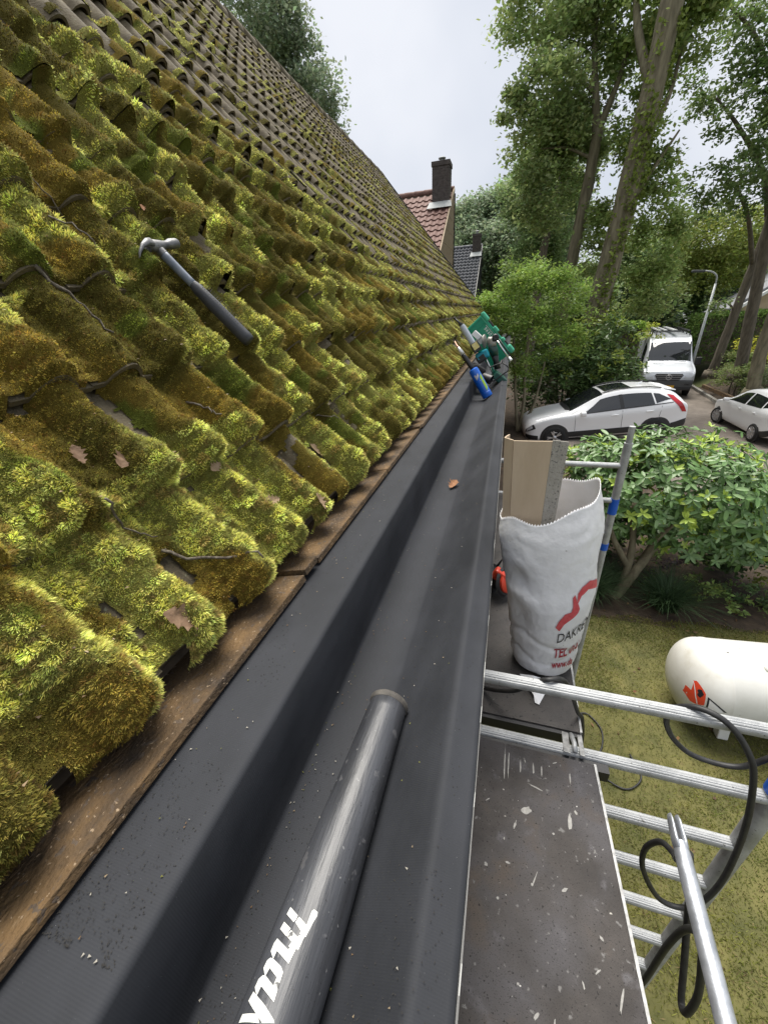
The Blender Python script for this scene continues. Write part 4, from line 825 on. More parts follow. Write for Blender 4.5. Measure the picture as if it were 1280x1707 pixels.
# ------------------------------------------------------------------ ground, lawn, road
xs = np.concatenate([[-160, -90, -50, -30, -18, -10, -5], np.arange(-2, 13.01, .125), [14, 16, 19, 24, 32, 45, 70, 110, 180]])
ys = np.concatenate([[-60, -25, -10, -4], np.arange(-1.5, 27.01, .125), [28, 30, 33, 37, 42, 50, 62, 80, 110, 160, 240]])
X, Y = np.meshgrid(xs, ys, indexing='ij'); ZG = zg(X, Y)
ZG = ZG + .02 * (fbm(X * 1.5, Y * 1.5, 301, 2) - .5) * ((X > -3) & (X < 14))
PG = np.stack([X, Y, ZG], -1).reshape(-1, 3); nx, ny = X.shape; ix = np.arange(nx * ny).reshape(nx, ny)
Q = np.stack([ix[:-1, :-1], ix[1:, :-1], ix[1:, 1:], ix[:-1, 1:]], -1).reshape(-1, 4); CC = PG[Q].mean(1); cxx, cyy = CC[:, 0], CC[:, 1]
wob = .35 * (fbm(cxx * 1.6, cyy * 1.6, 302, 3) - .5)
rlim = np.where(cyy < 19.5, 12.5, 9.3 + .1 * (cyy - 21))
road = (cxx > 4.9 - .06 * (cyy - 12) + wob * .3) & (cxx < rlim) & (cyy > 7.6) & (cyy < 60)
drive = ~road & (cxx > .9 + wob) & (cxx <= 6) & (cyy > 10.8) & (cyy < 16.3)
lawn = (cyy < 4.55 + .12 * cxx - .15 + wob) & (cyy > -12) & (cxx > -3) & (cxx < 13)
soil = ~road & ~drive & ~lawn & (cyy < 26) & (cxx > -3) & (cxx < 14)
rest = ~(road | drive | lawn | soil)
M_lawn = mat('mossy_lawn_soil', (.065, .068, .02), (.13, .12, .038), 3.5, .95, .6, 40, c3=(.16, .125, .055))
M_soil = mat('dark_garden_soil', (.028, .020, .013), (.075, .052, .033), 7, .95, .7, 40, c3=(.11, .075, .045))
M_terr = mat('rough_grass_ground', (.045, .06, .018), (.09, .10, .03), .6, .95)
M_road = mat('worn_clinker_road', (.155, .132, .112), (.225, .195, .168), 1.6, .85, 0, 40, c3=(.26, .23, .2))
n_ = M_road.node_tree.nodes; l_ = M_road.node_tree.links; tcx = [q for q in n_ if q.type == 'TEX_COORD'][0]
bt = n_.new('ShaderNodeTexBrick'); bt.inputs['Scale'].default_value = 4.6; bt.inputs['Mortar Size'].default_value = .018; bt.inputs['Color1'].default_value = (1.1, 1.08, 1.05, 1); bt.inputs['Color2'].default_value = (.82, .8, .78, 1); bt.inputs['Mortar'].default_value = (.5, .47, .42, 1)
l_.new(tcx.outputs['Object'], bt.inputs['Vector']); bsd = n_['Principled BSDF']; src = bsd.inputs['Base Color'].links[0].from_socket
mm = n_.new('ShaderNodeMixRGB'); mm.blend_type = 'MULTIPLY'; mm.inputs['Fac'].default_value = .8; l_.new(src, mm.inputs['Color1']); l_.new(bt.outputs['Color'], mm.inputs['Color2']); l_.new(mm.outputs['Color'], bsd.inputs['Base Color'])
def part_ground(name, mk, m_):
    q = Q[mk]; us = np.unique(q); rem = np.zeros(len(PG), int); rem[us] = np.arange(len(us)); o = np_obj(name, PG[us], rem[q], m_, None, smooth=True); o['kind'] = 'structure'; return o
part_ground('lawn', lawn, M_lawn); part_ground('road', road, M_road); part_ground('driveway', drive, M_road); part_ground('garden_soil', soil, M_soil); part_ground('ground', rest, M_terr)
# kerb along the right side of the road
mb = MB()
for k in range(26):
    y0 = 20.4 + k * 1.0; x0 = 9.3 + .1 * (y0 - 21) + .05; x1 = 9.3 + .1 * (y0 + 1 - 21) + .05
    mb = MB(); mb.bar((x0, y0 + .01, float(zg(x0, y0)) + .05), (x1, y0 + .99, float(zg(x1, y0 + 1)) + .05), .14, .16); o = mb.build('kerb', mat('kerb_concrete', (.22, .21, .19), (.30, .29, .26), 8, .9) if k == 0 else bpy.data.materials['kerb_concrete'], bpy.data.objects['road'], bevel=.01)

def scatter_quads(P, D, S, Lh, Wh):        # diamond leaves: base P, direction D, side S
    n = len(P); Lh = np.asarray(Lh).reshape(-1, 1) * np.ones((n, 1)); Wh = np.asarray(Wh).reshape(-1, 1) * np.ones((n, 1))
    mid = P + D * Lh * .5; return np.stack([P, mid + S * Wh * .5, P + D * Lh, mid - S * Wh * .5], 1).reshape(-1, 3), np.arange(4 * n).reshape(-1, 4)
def unit(v): return v / (np.linalg.norm(v, axis=-1, keepdims=True) + 1e-9)
# grass blades
n = 230000; gx_ = RNG.random(n) * 5.4 + .1; gy_ = RNG.random(n) ** .8 * 5.3
k = gy_ < 4.62 + .12 * gx_ - .15 + .35 * (fbm(gx_ * 1.6, gy_ * 1.6, 302, 3) - .5); bare = fbm(gx_ * 1.1, gy_ * 1.1, 310, 3)
k &= RNG.random(n) < .35 + .9 * sstep(.38, .55, bare); gx_, gy_, bare = gx_[k], gy_[k], bare[k]; n = len(gx_)
P = np.stack([gx_, gy_, zg(gx_, gy_) + .0], -1); D = unit(np.stack([RNG.normal(0, .8, n), RNG.normal(0, .8, n), np.ones(n) * .8], -1)); S = unit(np.cross(D, RNG.normal(size=(n, 3))))
ln = .016 + .034 * RNG.random(n) ** 2; V, F = scatter_quads(P, D, S, ln, .0052)
pat = fbm(gx_ * 2.3, gy_ * 2.3, 311, 3)[:, None]; c = np.array([.20, .21, .045]) * (1 - sstep(.4, .65, pat)) + np.array([.13, .155, .032]) * sstep(.4, .65, pat)
dry = (RNG.random((n, 1)) < .14); c = np.where(dry, np.array([.26, .20, .10]), c) * (.45 + 1.1 * RNG.random((n, 1)))
M_leaf = mat('leaf', (1, 1, 1), rough=.55, attr='col', spec=.35, trans=.45)
M_leafg = mat('glossy_leaf', (1, 1, 1), rough=.36, attr='col', spec=.5, trans=.2)
tag(np_obj('lawn_grass', V, F, M_leaf, None, np.repeat(c, 4, 0)), 'short mossy grass covering the lawn', 'grass', kind='stuff')
# leaf litter on soil, drive and lawn
n = 1500; lx = RNG.random(n) * 5.5 - .3; ly = np.where(RNG.random(n) < .10, RNG.random(n) * 4.6, 4.5 + RNG.random(n) * 13)
P = np.stack([lx, ly, zg(lx, ly) + .015], -1); D = unit(RNG.normal(size=(n, 3)) * np.array([1, 1, .25])); S = unit(np.cross(D, np.array([0, 0, 1.]) + RNG.normal(size=(n, 3)) * .3))
V, F = scatter_quads(P, D, S, .03 + .04 * RNG.random(n), .018 + .016 * RNG.random(n)); c = np.array([[.22, .13, .07]]) * (.5 + RNG.random((n, 1))) * (1 + (RNG.random((n, 3)) - .5) * .2)
tag(np_obj('leaf_litter', V, F, M_leaf, None, np.repeat(c, 4, 0)), 'brown leaf litter on the garden soil and lawn', 'leaf litter', kind='stuff')

# ------------------------------------------------------------------ vegetation builders
def leaf_blob(ells, per, size, col, var=.35, clump=.32, asp=.55, drop=0., hue=.2, shell=.55, droop=.0, core=None):
    Ps, Cs, Ls = [], [], []
    for (cx, cy, cz, rx, ry, rz) in ells:
        vol = rx * ry * rz; nc = max(8, int(26 * vol ** .67)); n = int(per * (vol / .9) ** .72)
        u = unit(RNG.normal(size=(nc, 3))) * (shell + (1 - shell) * RNG.random((nc, 1))) ** .5
        u *= 1 + .22 * (RNG.random((nc, 1)) - .4)
        cen = np.array([cx, cy, cz]) + u * np.array([rx, ry, rz]); tone = .75 + .5 * RNG.random(nc)
        w_ = RNG.integers(0, nc, n); off = RNG.normal(size=(n, 3)) * clump * np.array([1, 1, .6]) * min(1.2, vol ** .25)
        Ps.append(cen[w_] + off); Cs.append(np.array(col)[None] * (tone[w_] * (1 - var / 2 + var * RNG.random(n)))[:, None] * (1 + (RNG.random((n, 3)) - .5) * hue)); Ls.append(np.full(n, size))
    P = np.concatenate(Ps); n = len(P); D = unit(RNG.normal(size=(n, 3)) * np.array([1, 1, .55]) + np.array([0, 0, -droop])); S = unit(np.cross(D, np.array([0, 0, 1.]) + RNG.normal(size=(n, 3)) * .75))
    L_ = np.concatenate(Ls) * (.65 + .7 * RNG.random(n)); V, F = scatter_quads(P, D, S, L_, L_ * asp)
    return V, F, np.repeat(np.concatenate(Cs), 4, 0)
M_bark = mat('mossy_bark', (.11, .095, .06), (.22, .195, .125), 5, .95, .9, 30, c3=(.12, .125, .05), stretch=(2, 2, .35))
M_barkd = mat('dark_bark', (.08, .068, .05), (.16, .135, .10), 6, .95, .8, 30, stretch=(2, 2, .4))
def limb(pts, r0, r1, n=12, lump=.06):
    P = crom(pts, 8); m_ = len(P); rs = np.linspace(0, 1, m_); rr = [r0 + (r1 - r0) * t for t in rs]
    P = [p + (RNG.random(3) - .5) * rr[i] * lump * 2 for i, p in enumerate(P)]; rr = [r * (1 + lump * (random.random() - .5)) for r in rr]
    mb = MB(); mb.tube(P, rr, n); return mb
def tree(name, label, trunk, r0, r1, limbs, ells, per, size, col, bark=None, group='tall trees along the street', flare=True, **kw):
    b = trunk[0]; t = thing(name, label, 'tree', tuple(b), group)
    pts = [np.array(p, float) for p in trunk]
    mb = limb(pts, r0, r1, 18)
    if flare: mb.tube([pts[0] + np.array([0, 0, -.2]), pts[0] + np.array([0, 0, .15]), pts[0] + (pts[1] - pts[0]) * .16], [r0 * 1.7, r0 * 1.3, r0 * .95], 18)
    mb.build('trunk', bark or M_bark, t, True)
    for (p, ra, rb) in limbs: limb(p, ra, rb, 9).build('branch', bark or M_bark, t, True)
    V, F, c = leaf_blob(ells, per, size, col, **kw); np_obj('crown', V, F, M_leaf, t, c)
    return t
def bush(name, label, ells, per, size, col, group=None, stem=True, m_=None, **kw):
    x, y = ells[0][0], ells[0][1]; z = float(zg(x, y)); t = thing(name, label, kw.pop('cat', 'bush'), (x, y, z), group)
    if stem:
        e = ells[0]
        for k in range(3): limb([(x + .1 * k, y, z - .05), (x + (k - 1) * .2, y + .1, z + (e[2] - z) * .4), (e[0] + (k - 1) * .3 * e[3], e[1], e[2])], .05, .02, 8).build('stem', M_barkd, t, True)
    V, F, c = leaf_blob(ells, per, size, col, **kw); np_obj('foliage', V, F, m_ or M_leaf, t, c); return t
def hedge(name, label, x0, x1, y0, y1, z1, per, size, col, group=None):
    z0 = float(zg((x0 + x1) / 2, (y0 + y1) / 2)) - .1; t = thing(name, label, 'hedge', ((x0 + x1) / 2, (y0 + y1) / 2, z0), group)
    mb = MB(); mb.box(((x0 + x1) / 2, (y0 + y1) / 2, (z0 + z1) / 2 - .05), (x1 - x0 - .2, y1 - y0 - .2, z1 - z0 - .15)); mb.build('inner_twigs', M_barkd, t)
    n = per; u = RNG.random((n, 3)); f = RNG.integers(0, 4, n); P = u * np.array([x1 - x0, y1 - y0, z1 - z0]) + np.array([x0, y0, z0])
    P[f == 0, 2] = z1; P[f == 1, 1] = y0; P[f == 2, 0] = x0; P[f == 3, 2] = z1 - .02
    P += RNG.normal(size=(n, 3)) * .06; D = unit(RNG.normal(size=(n, 3)) + np.array([0, -.2, .5])); S = unit(np.cross(D, RNG.normal(size=(n, 3))))
    L_ = size * (.6 + .8 * RNG.random(n)); V, F = scatter_quads(P, D, S, L_, L_ * .6); c = np.array(col)[None] * (.6 + .8 * RNG.random((n, 1))) * (1 + (RNG.random((n, 3)) - .5) * .2)
    np_obj('foliage', V, F, M_leaf, t, np.repeat(c, 4, 0)); return t

# ------------------------------------------------------------------ trees
tree('oak_tree', 'massive mossy leaning trunk with ivy in front of the street', [(2.75, 18, -.3), (3.03, 18, 3.6), (3.33, 18, 6.6), (3.55, 18, 10.5), (3.7, 18, 14)], .41, .27,
     [([(3.33, 18, 6.5), (4.0, 18.3, 7.6), (4.6, 18.5, 8.6)], .10, .03), ([(3.5, 18, 9.5), (2.9, 18.6, 11.2), (2.6, 19, 13)], .16, .06), ([(3.4, 18, 8), (4.2, 19, 9.6), (4.4, 19.4, 11)], .12, .03)],
     [(3.53, 19.4, 9.28, .71, .71, 1.05), (4.26, 18.9, 7.39, .63, .63, .97), (4.70, 19.3, 5.66, .85, .8, 1.25), (2.75, 19.4, 5.6, .55, .5, 1.5), (3.64, 19.8, 12.25, 1.5, 1.4, 1.2), (5.30, 20, 4.13, .9, .8, 1.1), (4.4, 19.5, 11.2, .9, .9, .8)], 4300, .15, (.31, .40, .13), clump=.26)
tree('oak_tree', 'slender forked tree with dark branches left of the massive trunk', [(1.95, 20, -.3), (2.09, 20, 4.5), (2.28, 20, 7.4), (2.40, 20, 9.4)], .25, .17,
     [([(2.36, 20, 9.2), (2.15, 20, 10.3), (1.9, 20.1, 11.6), (1.8, 20.2, 13.5)], .15, .05), ([(2.38, 20, 9.3), (2.75, 20, 10.4), (3.1, 20.2, 11.8)], .14, .04), ([(2.2, 20, 6.6), (2.45, 20.1, 7.6), (2.5, 20.2, 8.8)], .10, .06), ([(2.05, 20, 10.4), (1.2, 19.8, 11.0), (.5, 19.7, 11.3)], .07, .02), ([(2.3, 20, 8.6), (1.4, 20, 9.0), (.5, 20, 9.1)], .06, .02)],
     [(.32, 20, 12.67, 1.43, 1.43, 1.04), (.45, 19, 10.34, .97, .97, .90), (1.86, 20.9, 10.95, 1.19, 1, 1.09), (.57, 20, 9.13, 1.17, 1.17, .95), (1.82, 21, 8.75, .85, .85, 1.16), (1.02, 21, 7.86, 1.04, 1.04, 1.08), (1.66, 20.6, 13.25, 1.5, 1.16, .91), (-.53, 19.5, 10.05, .47, .47, .65), (1.3, 21, 9.9, 1.1, .9, .9)], 3300, .16, (.29, .37, .14), clump=.27)
tree('oak_tree', 'thin pair of grey trunks deep behind the flowering shrub', [(1.2, 28, -.3), (1.38, 28, 6.6), (1.88, 28, 9.8), (2.1, 28, 12)], .28, .14,
     [([(1.5, 28, 7), (1.0, 28, 8.6), (.8, 28, 10.2)], .12, .05), ([(1.75, 28, 9), (2.4, 28, 10), (2.9, 28, 11)], .09, .03)],
     [(1.66, 29, 8.2, 1.5, 1.2, 1.6), (1.02, 30, 6.23, 1.6, 1.4, 1.4), (2.0, 29, 11.0, 1.9, 1.4, 1.5), (.2, 29.5, 9.5, 1.3, 1.2, 1.3)], 2600, .20, (.25, .34, .14), bark=M_barkd)
tree('oak_tree', 'tree with two brown leaning trunks standing left at the right edge', [(9.7, 24, .4), (9.8, 24, 1.04), (10.0, 24, 4.3), (10.1, 24, 6.1), (10.2, 24, 9), (10.2, 24, 12)], .21, .12,
     [([(10.1, 24, 6.5), (9.0, 23, 8), (7.2, 21.5, 9.2), (6.0, 20.5, 9.8)], .13, .03), ([(10.1, 24, 8), (8.6, 22.5, 9.8), (6.9, 21, 11.2), (5.3, 20.3, 12.2)], .13, .03), ([(10, 24, 5), (8.7, 22.5, 6.6), (7.2, 20.6, 7.4), (6.4, 20.1, 7.5)], .10, .02), ([(9.9, 24, 3.2), (9.3, 23.8, 3.6), (8.8, 23.6, 3.5)], .05, .02)],
     [(4.89, 20, 11.99, 1.0, .91, .75), (6.10, 21, 10.72, 1.0, .97, .6), (6.84, 20, 9.10, .93, .93, .6), (5.99, 22, 9.86, .7, .68, .5), (7.36, 20, 7.66, .95, .88, .6), (6.32, 20, 7.39, .9, .83, .45), (7.01, 21, 11.72, .9, .83, .7), (7.04, 21, 6.81, .7, .68, .35), (8.3, 21, 9.9, 1.0, .9, .8), (8.2, 21, 8.2, .8, .8, .6), (9.0, 23.4, 3.5, .55, .4, .3)], 1500, .15, (.15, .215, .07), bark=M_barkd, clump=.25)
tree('oak_tree', 'right brown trunk of the leaning pair at the right edge', [(9.95, 22, .6), (9.9, 22, 1.37), (9.55, 22, 4.25), (9.29, 22, 6.65), (9.2, 22, 9.5), (9.3, 22, 12)], .24, .14,
     [([(9.3, 22, 6.4), (8.4, 21.3, 7.6), (7.6, 20.8, 8.2)], .11, .03), ([(9.2, 22, 9), (8.2, 21.5, 10.4), (7.4, 21, 11.6)], .12, .03)],
     [(8.0, 21, 11.0, 1.0, .9, .8), (8.3, 21.5, 7.0, .9, .8, .5), (8.8, 21.8, 9.0, .9, .9, .6), (7.5, 20.6, 10.2, .8, .8, .5)], 1500, .15, (.09, .145, .038), bark=M_barkd, clump=.25)
tree('oak_tree', 'short thick moss-green trunk base at the far right edge', [(9.85, 20.2, .2), (9.7, 20.2, 1.23), (9.62, 20.2, 2.6), (9.75, 20.2, 6)], .24, .18, [], [(9.9, 20.2, 7, .9, .9, .8)], 1500, .15, (.09, .145, .038))
tree('maple_tree', 'light yellow-green tree standing behind the street lamp', [(10.9, 31, 0), (10.8, 31, 3), (10.6, 30.5, 6)], .2, .08, [], [(10.09, 30, 6.49, 1.44, 1.44, 1.28), (11.91, 31, 5.44, 1.3, 1.18, 1.20), (10.24, 30, 4.91, 1.0, .89, 1.21), (12.6, 31, 7.0, 1.3, 1.2, 1.0)], 2600, .17, (.24, .29, .065), bark=M_barkd)
tree('lime_tree', 'pale hazy tree rising above the tiled ridge at top left', [(-10.5, 24, 0), (-10.6, 24, 7), (-10.8, 24, 14)], .4, .12, [], [(-11.81, 22, 16.27, 1.8, 1.55, 1.3), (-10.75, 22, 15.12, 1.2, 1.13, .9), (-10.25, 23, 14.33, .95, .89, .95), (-9.29, 22.5, 13.11, .95, .88, .85), (-13.11, 24, 15.5, 1.6, 1.29, 1.2), (-11.4, 23, 13.4, 1.4, 1.2, 1.3), (-9.9, 23, 12.2, 1.2, 1, 1), (-8.6, 22.6, 11.9, .5, .5, .5)], 2300, .17, (.26, .32, .20), bark=M_barkd, clump=.3)  # haze in front of this tree is put into its pale leaf colour
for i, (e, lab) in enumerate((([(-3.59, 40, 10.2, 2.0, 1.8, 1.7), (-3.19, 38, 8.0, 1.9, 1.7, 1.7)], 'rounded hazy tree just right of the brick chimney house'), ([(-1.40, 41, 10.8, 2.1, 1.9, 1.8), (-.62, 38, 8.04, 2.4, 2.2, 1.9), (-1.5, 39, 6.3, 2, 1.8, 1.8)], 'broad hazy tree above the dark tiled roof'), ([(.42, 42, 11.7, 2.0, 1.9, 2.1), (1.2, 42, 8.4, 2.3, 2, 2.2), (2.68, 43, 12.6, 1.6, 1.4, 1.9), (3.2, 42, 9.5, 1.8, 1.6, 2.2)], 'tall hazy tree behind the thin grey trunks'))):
    c0 = e[0]; tree('ash_tree', lab, [(c0[0], c0[1], -.5), (c0[0] + .2, c0[1], 5), (c0[0], c0[1], c0[2])], .3, .08, [], e, 2000, .26, (.26, .33, .20), bark=M_barkd, group='far trees behind the houses', clump=.42)  # distance haze is painted in as a paler, greyer leaf colour
V, F, c = leaf_blob([(x, 46 + 3 * (k % 3), 3.0 + 1.2 * (k % 4), 3.2, 2, 3.2) for k, x in enumerate(np.arange(-6, 34, 2.6))] + [(x, 33, 2.6, 1.6, 1, 2.0) for x in np.arange(2.5, 9, 1.5)], 1100, .34, (.19, .26, .10), clump=.6)
tag(np_obj('far_woodland', V, F, M_leaf, None, c), 'dense far woodland closing the end of the street', 'woodland', kind='stuff')
# ivy on the massive trunk
n = 3000; hh = RNG.random(n) * 9.5 + 1.5; th = RNG.normal(-1.0, 1.1, n); cx_ = np.interp(hh, [-.3, 3.6, 6.6, 10.5, 14], [2.75, 3.03, 3.33, 3.55, 3.7]); rr = np.interp(hh, [0, 14], [.48, .33])
k = fbm(th * 2, hh * .8, 404, 2) > .5; hh, th, cx_, rr = hh[k], th[k], cx_[k], rr[k]; n = len(hh)
P = np.stack([cx_ + np.cos(th) * rr, 18 + np.sin(th) * rr, hh], -1) + RNG.normal(size=(n, 3)) * .06; D = unit(RNG.normal(size=(n, 3)) + np.array([0, -.4, -.3])); S = unit(np.cross(D, RNG.normal(size=(n, 3)))); V, F = scatter_quads(P, D, S, .13, .10)
np_obj('ivy', V, F, M_leaf, bpy.data.objects['oak_tree'], np.repeat(np.array([[.20, .26, .05]]) * (.6 + .8 * RNG.random((n, 1))), 4, 0))
# ------------------------------------------------------------------ shrubs and hedges
bush('flowering_shrub', 'tall bright green shrub with bare stems beside the gutter end', [(.73, 14.5, 4.45, .95, .9, .8), (-.19, 14.5, 4.3, .75, .7, .75), (1.33, 15, 3.81, .9, .85, .9), (.45, 14.3, 2.9, .9, .8, .85), (1.64, 14.8, 2.86, .7, .7, .6), (.62, 14.5, 1.85, .5, .5, .4), (.2, 14.6, 3.7, .8, .8, .8)], 3600, .10, (.24, .35, .075), m_=M_leaf, clump=.20, asp=.5, stem=False)
fs = bpy.data.objects['flowering_shrub']
for p in ([(.55, 13.9, .0), (.62, 14.1, 1.0), (.55, 14.3, 2.2), (.7, 14.5, 4.0)], [(.62, 13.95, .2), (.95, 14.1, .9), (1.15, 14.4, 2.2)], [(.5, 13.9, 0), (.3, 14.2, 1.4), (.1, 14.4, 3.0)]): limb(p, .06, .03, 9).build('stem', M_bark, fs, True)
bush('rhododendron_bush', 'big dark rhododendron with pale young tips behind the white crossover', [(2.07, 16.3, 2.2, 1.0, 1, .95), (3.19, 16.4, 2.35, .95, .95, .9), (2.06, 16, 1.2, 1.0, .9, .9), (3.6, 16.2, 1.2, .85, .85, .85), (4.0, 16.6, .5, .6, .7, .6), (1.2, 16.3, 1.3, .9, .8, 1.0), (2.8, 16, .6, 1.0, .7, .7)], 2400, .17, (.10, .165, .05), m_=M_leafg, clump=.22, asp=.36)
V, F, c = leaf_blob([(2.07, 16.1, 2.35, 1.05, 1, 1.0), (3.19, 16.2, 2.5, 1.0, .95, .95), (3.6, 16, 1.3, .9, .85, .9), (4.0, 16.5, .6, .6, .7, .6)], 800, .15, (.36, .45, .08), clump=.10, asp=.36, shell=.85); np_obj('young_tips', V, F, M_leafg, bpy.data.objects['rhododendron_bush'], c)
hedge('clipped_hedge', 'bright green clipped hedge behind the big rhododendron', 4.2, 6.4, 24, 25.5, 2.75, 9000, .12, (.24, .36, .06))
hedge('clipped_hedge', 'tall dark green hedge beyond the right-hand trunks', 9.9, 16, 27.5, 29, 2.9, 12000, .13, (.15, .24, .055))
bush('golden_bush', 'round golden yellow bush behind the parked van', [(9.2, 29.5, 1.35, 1.0, .9, .75)], 3600, .12, (.50, .50, .06), clump=.16)
bush('golden_bush', 'small yellow shrub between the right-hand trunks', [(12.3, 25.2, 1.5, 1.3, .7, .6)], 2600, .12, (.48, .48, .06), clump=.18)
bush('golden_bush', 'yellow-green shrub over the hedge left of the van', [(7.3, 26, 2.3, .7, .6, .55)], 1800, .12, (.42, .48, .08), clump=.16)
bush('roadside_shrub', 'loose pale green roadside shrubs right of the van', [(9.9, 21.6, .55, .8, .6, .6), (10.6, 21.4, .65, .9, .6, .6), (10.2, 23.0, .8, .9, .7, .6)], 2600, .10, (.24, .30, .10), clump=.2)
bush('dark_hedge_bush', 'rounded dark leaved hedge above the small white car', [(11.0, 20.4, .55, 1.3, .7, .95), (12.4, 20.6, .7, 1.3, .7, .9), (9.85, 20.2, .25, .5, .5, .5)], 5200, .08, (.125, .16, .075), clump=.22, cat='hedge')
def conifer(name, label, x, y, z0, h, r, col, per=5000):
    t = thing(name, label, 'conifer', (x, y, z0)); mb = MB(); mb.tube([(x, y, z0), (x, y, z0 + h * .95)], [.09, .02], 8); mb.build('trunk', M_barkd, t)
    n = per; hh = RNG.random(n) ** 1.25; tier = (hh * 11) % 1; rad = r * (1 - hh) * (.45 + .55 * tier) * (.6 + .4 * RNG.random(n)); th = RNG.random(n) * 6.283
    P = np.stack([x + np.cos(th) * rad, y + np.sin(th) * rad, z0 + .15 + hh * h], -1); D = unit(np.stack([np.cos(th), np.sin(th), -.35 + .3 * RNG.random(n)], -1) + RNG.normal(size=(n, 3)) * .3); S = unit(np.cross(D, np.array([0, 0, 1.]) + RNG.normal(size=(n, 3)) * .4))
    V, F = scatter_quads(P, D, S, .22 * (.6 + .8 * RNG.random(n)), .09); np_obj('needles', V, F, M_leaf, t, np.repeat(np.array([col]) * (.6 + .8 * RNG.random((n, 1))), 4, 0))
conifer('blue_spruce', 'silvery blue spruce behind the hedge', 9.9, 33, .2, 4.9, 1.7, (.19, .25, .24)); conifer('thuja_tree', 'dark green cone-shaped conifer left of the lamp post', 10.5, 30.5, .3, 4.4, 1.3, (.10, .17, .05))
conifer('thuja_tree', 'dark conifer half hidden behind the massive trunk', 6.6, 30, 0, 5.6, 1.6, (.085, .14, .055))

# near rhododendron: large leaves in whorls
M_rleaf = mat('rhododendron_leaf', (.085, .17, .048), (.13, .235, .066), 14, .36, .15, 60, spec=.5, trans=.15); M_ryoung = mat('young_rhododendron_leaf', (.33, .46, .07), (.42, .54, .10), 14, .4, .1, 60, trans=.2); M_rpale = mat('pale_rhododendron_leaf', (.16, .27, .10), (.22, .33, .14), 14, .38, .1, 60, trans=.15)
def leaf_me(name, m_, bend):
    vs, fs = [], []; us = (0, .14, .35, .6, .82, 1.0); ws = (.02, .13, .185, .19, .13, .01)
    for i, (u, w_) in enumerate(zip(us, ws)):
        z = -bend * u * u
        vs += [(u, -w_, z + .05), (u, 0, z), (u, w_, z + .05)]
    for i in range(5):
        for k in range(2): fs.append((i * 3 + k, i * 3 + k + 1, i * 3 + k + 4, i * 3 + k + 3))
    mb = MB(); mb.add(vs, fs); return mb.mesh(name, m_, True)
LM = [leaf_me('leaf', M_rleaf, .18), leaf_me('leaf', M_rpale, .10), leaf_me('leaf', M_ryoung, .05), leaf_me('leaf', M_rleaf, .32)]
rh = thing('rhododendron_shrub', 'near rhododendron with large glossy whorled leaves on twisted trunks', 'shrub', (1.92, 5.31, 0))
for p, a, b in (([(1.75, 5.15, -.05), (1.95, 5.25, .35), (2.2, 5.5, .8), (2.3, 5.7, 1.4)], .075, .045), ([(1.85, 5.22, .2), (1.9, 5.4, .7), (1.85, 5.6, 1.3)], .055, .035), ([(2.1, 5.4, .6), (2.5, 5.6, 1.0), (2.9, 5.8, 1.4)], .045, .025), ([(1.9, 5.3, .4), (1.6, 5.4, .9), (1.45, 5.5, 1.5)], .045, .025), ([(2.05, 5.4, .5), (2.1, 5.2, 1.0), (2.2, 5.1, 1.3)], .04, .02)): limb(p, a, b, 10).build('trunk', M_bark, rh, True)
E3 = [(1.80, 5.65, 1.60, .90, .75, .72), (2.50, 5.6, 1.50, .95, .8, .66), (3.15, 5.6, 1.20, .80, .7, .55), (1.30, 5.85, 1.70, .55, .55, .45), (3.8, 5.8, 1.1, .7, .6, .5), (2.6, 6.3, 1.5, 1.1, .7, .75), (2.6, 5.5, .95, .7, .5, .35), (3.4, 5.7, .75, .7, .5, .4), (1.9, 5.9, .95, .6, .5, .35)]
whorls = []
for k in range(2300):
    e = random.choices(E3, (4, 4.4, 3, 1.4, 2, 3.5, 1.8, 1.9, 1.2))[0]; u = unit(RNG.normal(size=3)); u[2] = abs(u[2]) * 1.1 - .42; u = unit(u)
    c = np.array(e[:3]) + u * np.array(e[3:]) * random.uniform(.60, 1.05)
    inside = any((((c - np.array(q[:3])) / np.array(q[3:])) ** 2).sum() < .26 for q in E3)
    if inside: continue
    whorls.append((c, unit(u * .8 + np.array([-.05, -.1, .55]))))
lv = []
for c, ax_ in whorls:
    young = random.random() < .20; nl = random.randint(6, 8) if young else random.randint(4, 7); q = Vector(ax_).orthogonal().normalized(); a0 = random.random() * 6.3; tilt = random.uniform(.35, .8) if young else random.uniform(-.45, .45)
    for j in range(nl):
        a = a0 + j * 6.283 / nl + random.uniform(-.2, .2); d = Matrix.Rotation(a, 3, Vector(ax_)) @ q; d = (d + Vector(ax_) * (tilt + random.uniform(-.2, .2))).normalized()
        d = (d + Vector([random.gauss(0, .30) for _ in range(3)])).normalized(); y_ = Vector(ax_).cross(d).normalized(); z_ = d.cross(y_); s_ = random.uniform(.075, .150) * (.8 if young else 1)
        Mx = Matrix.Identity(4)
        for r_ in range(3): Mx[r_][0] = d[r_] * s_; Mx[r_][1] = y_[r_] * s_ * .9; Mx[r_][2] = z_[r_] * s_; Mx[r_][3] = c[r_]
        lv.append((np.linalg.norm(c - CAMP) - .5 * c[2] + random.random() * .5, Mx, 2 if young else random.choice((0, 0, 0, 1, 3))))
lv.sort(key=lambda t: t[0]); JV, JF, JM = [], [], []; nj = 0
LVA = [np.array([v.co[:] for v in q.vertices]) for q in LM]; LFA = [np.array([p.vertices[:] for p in q.polygons]) for q in LM]
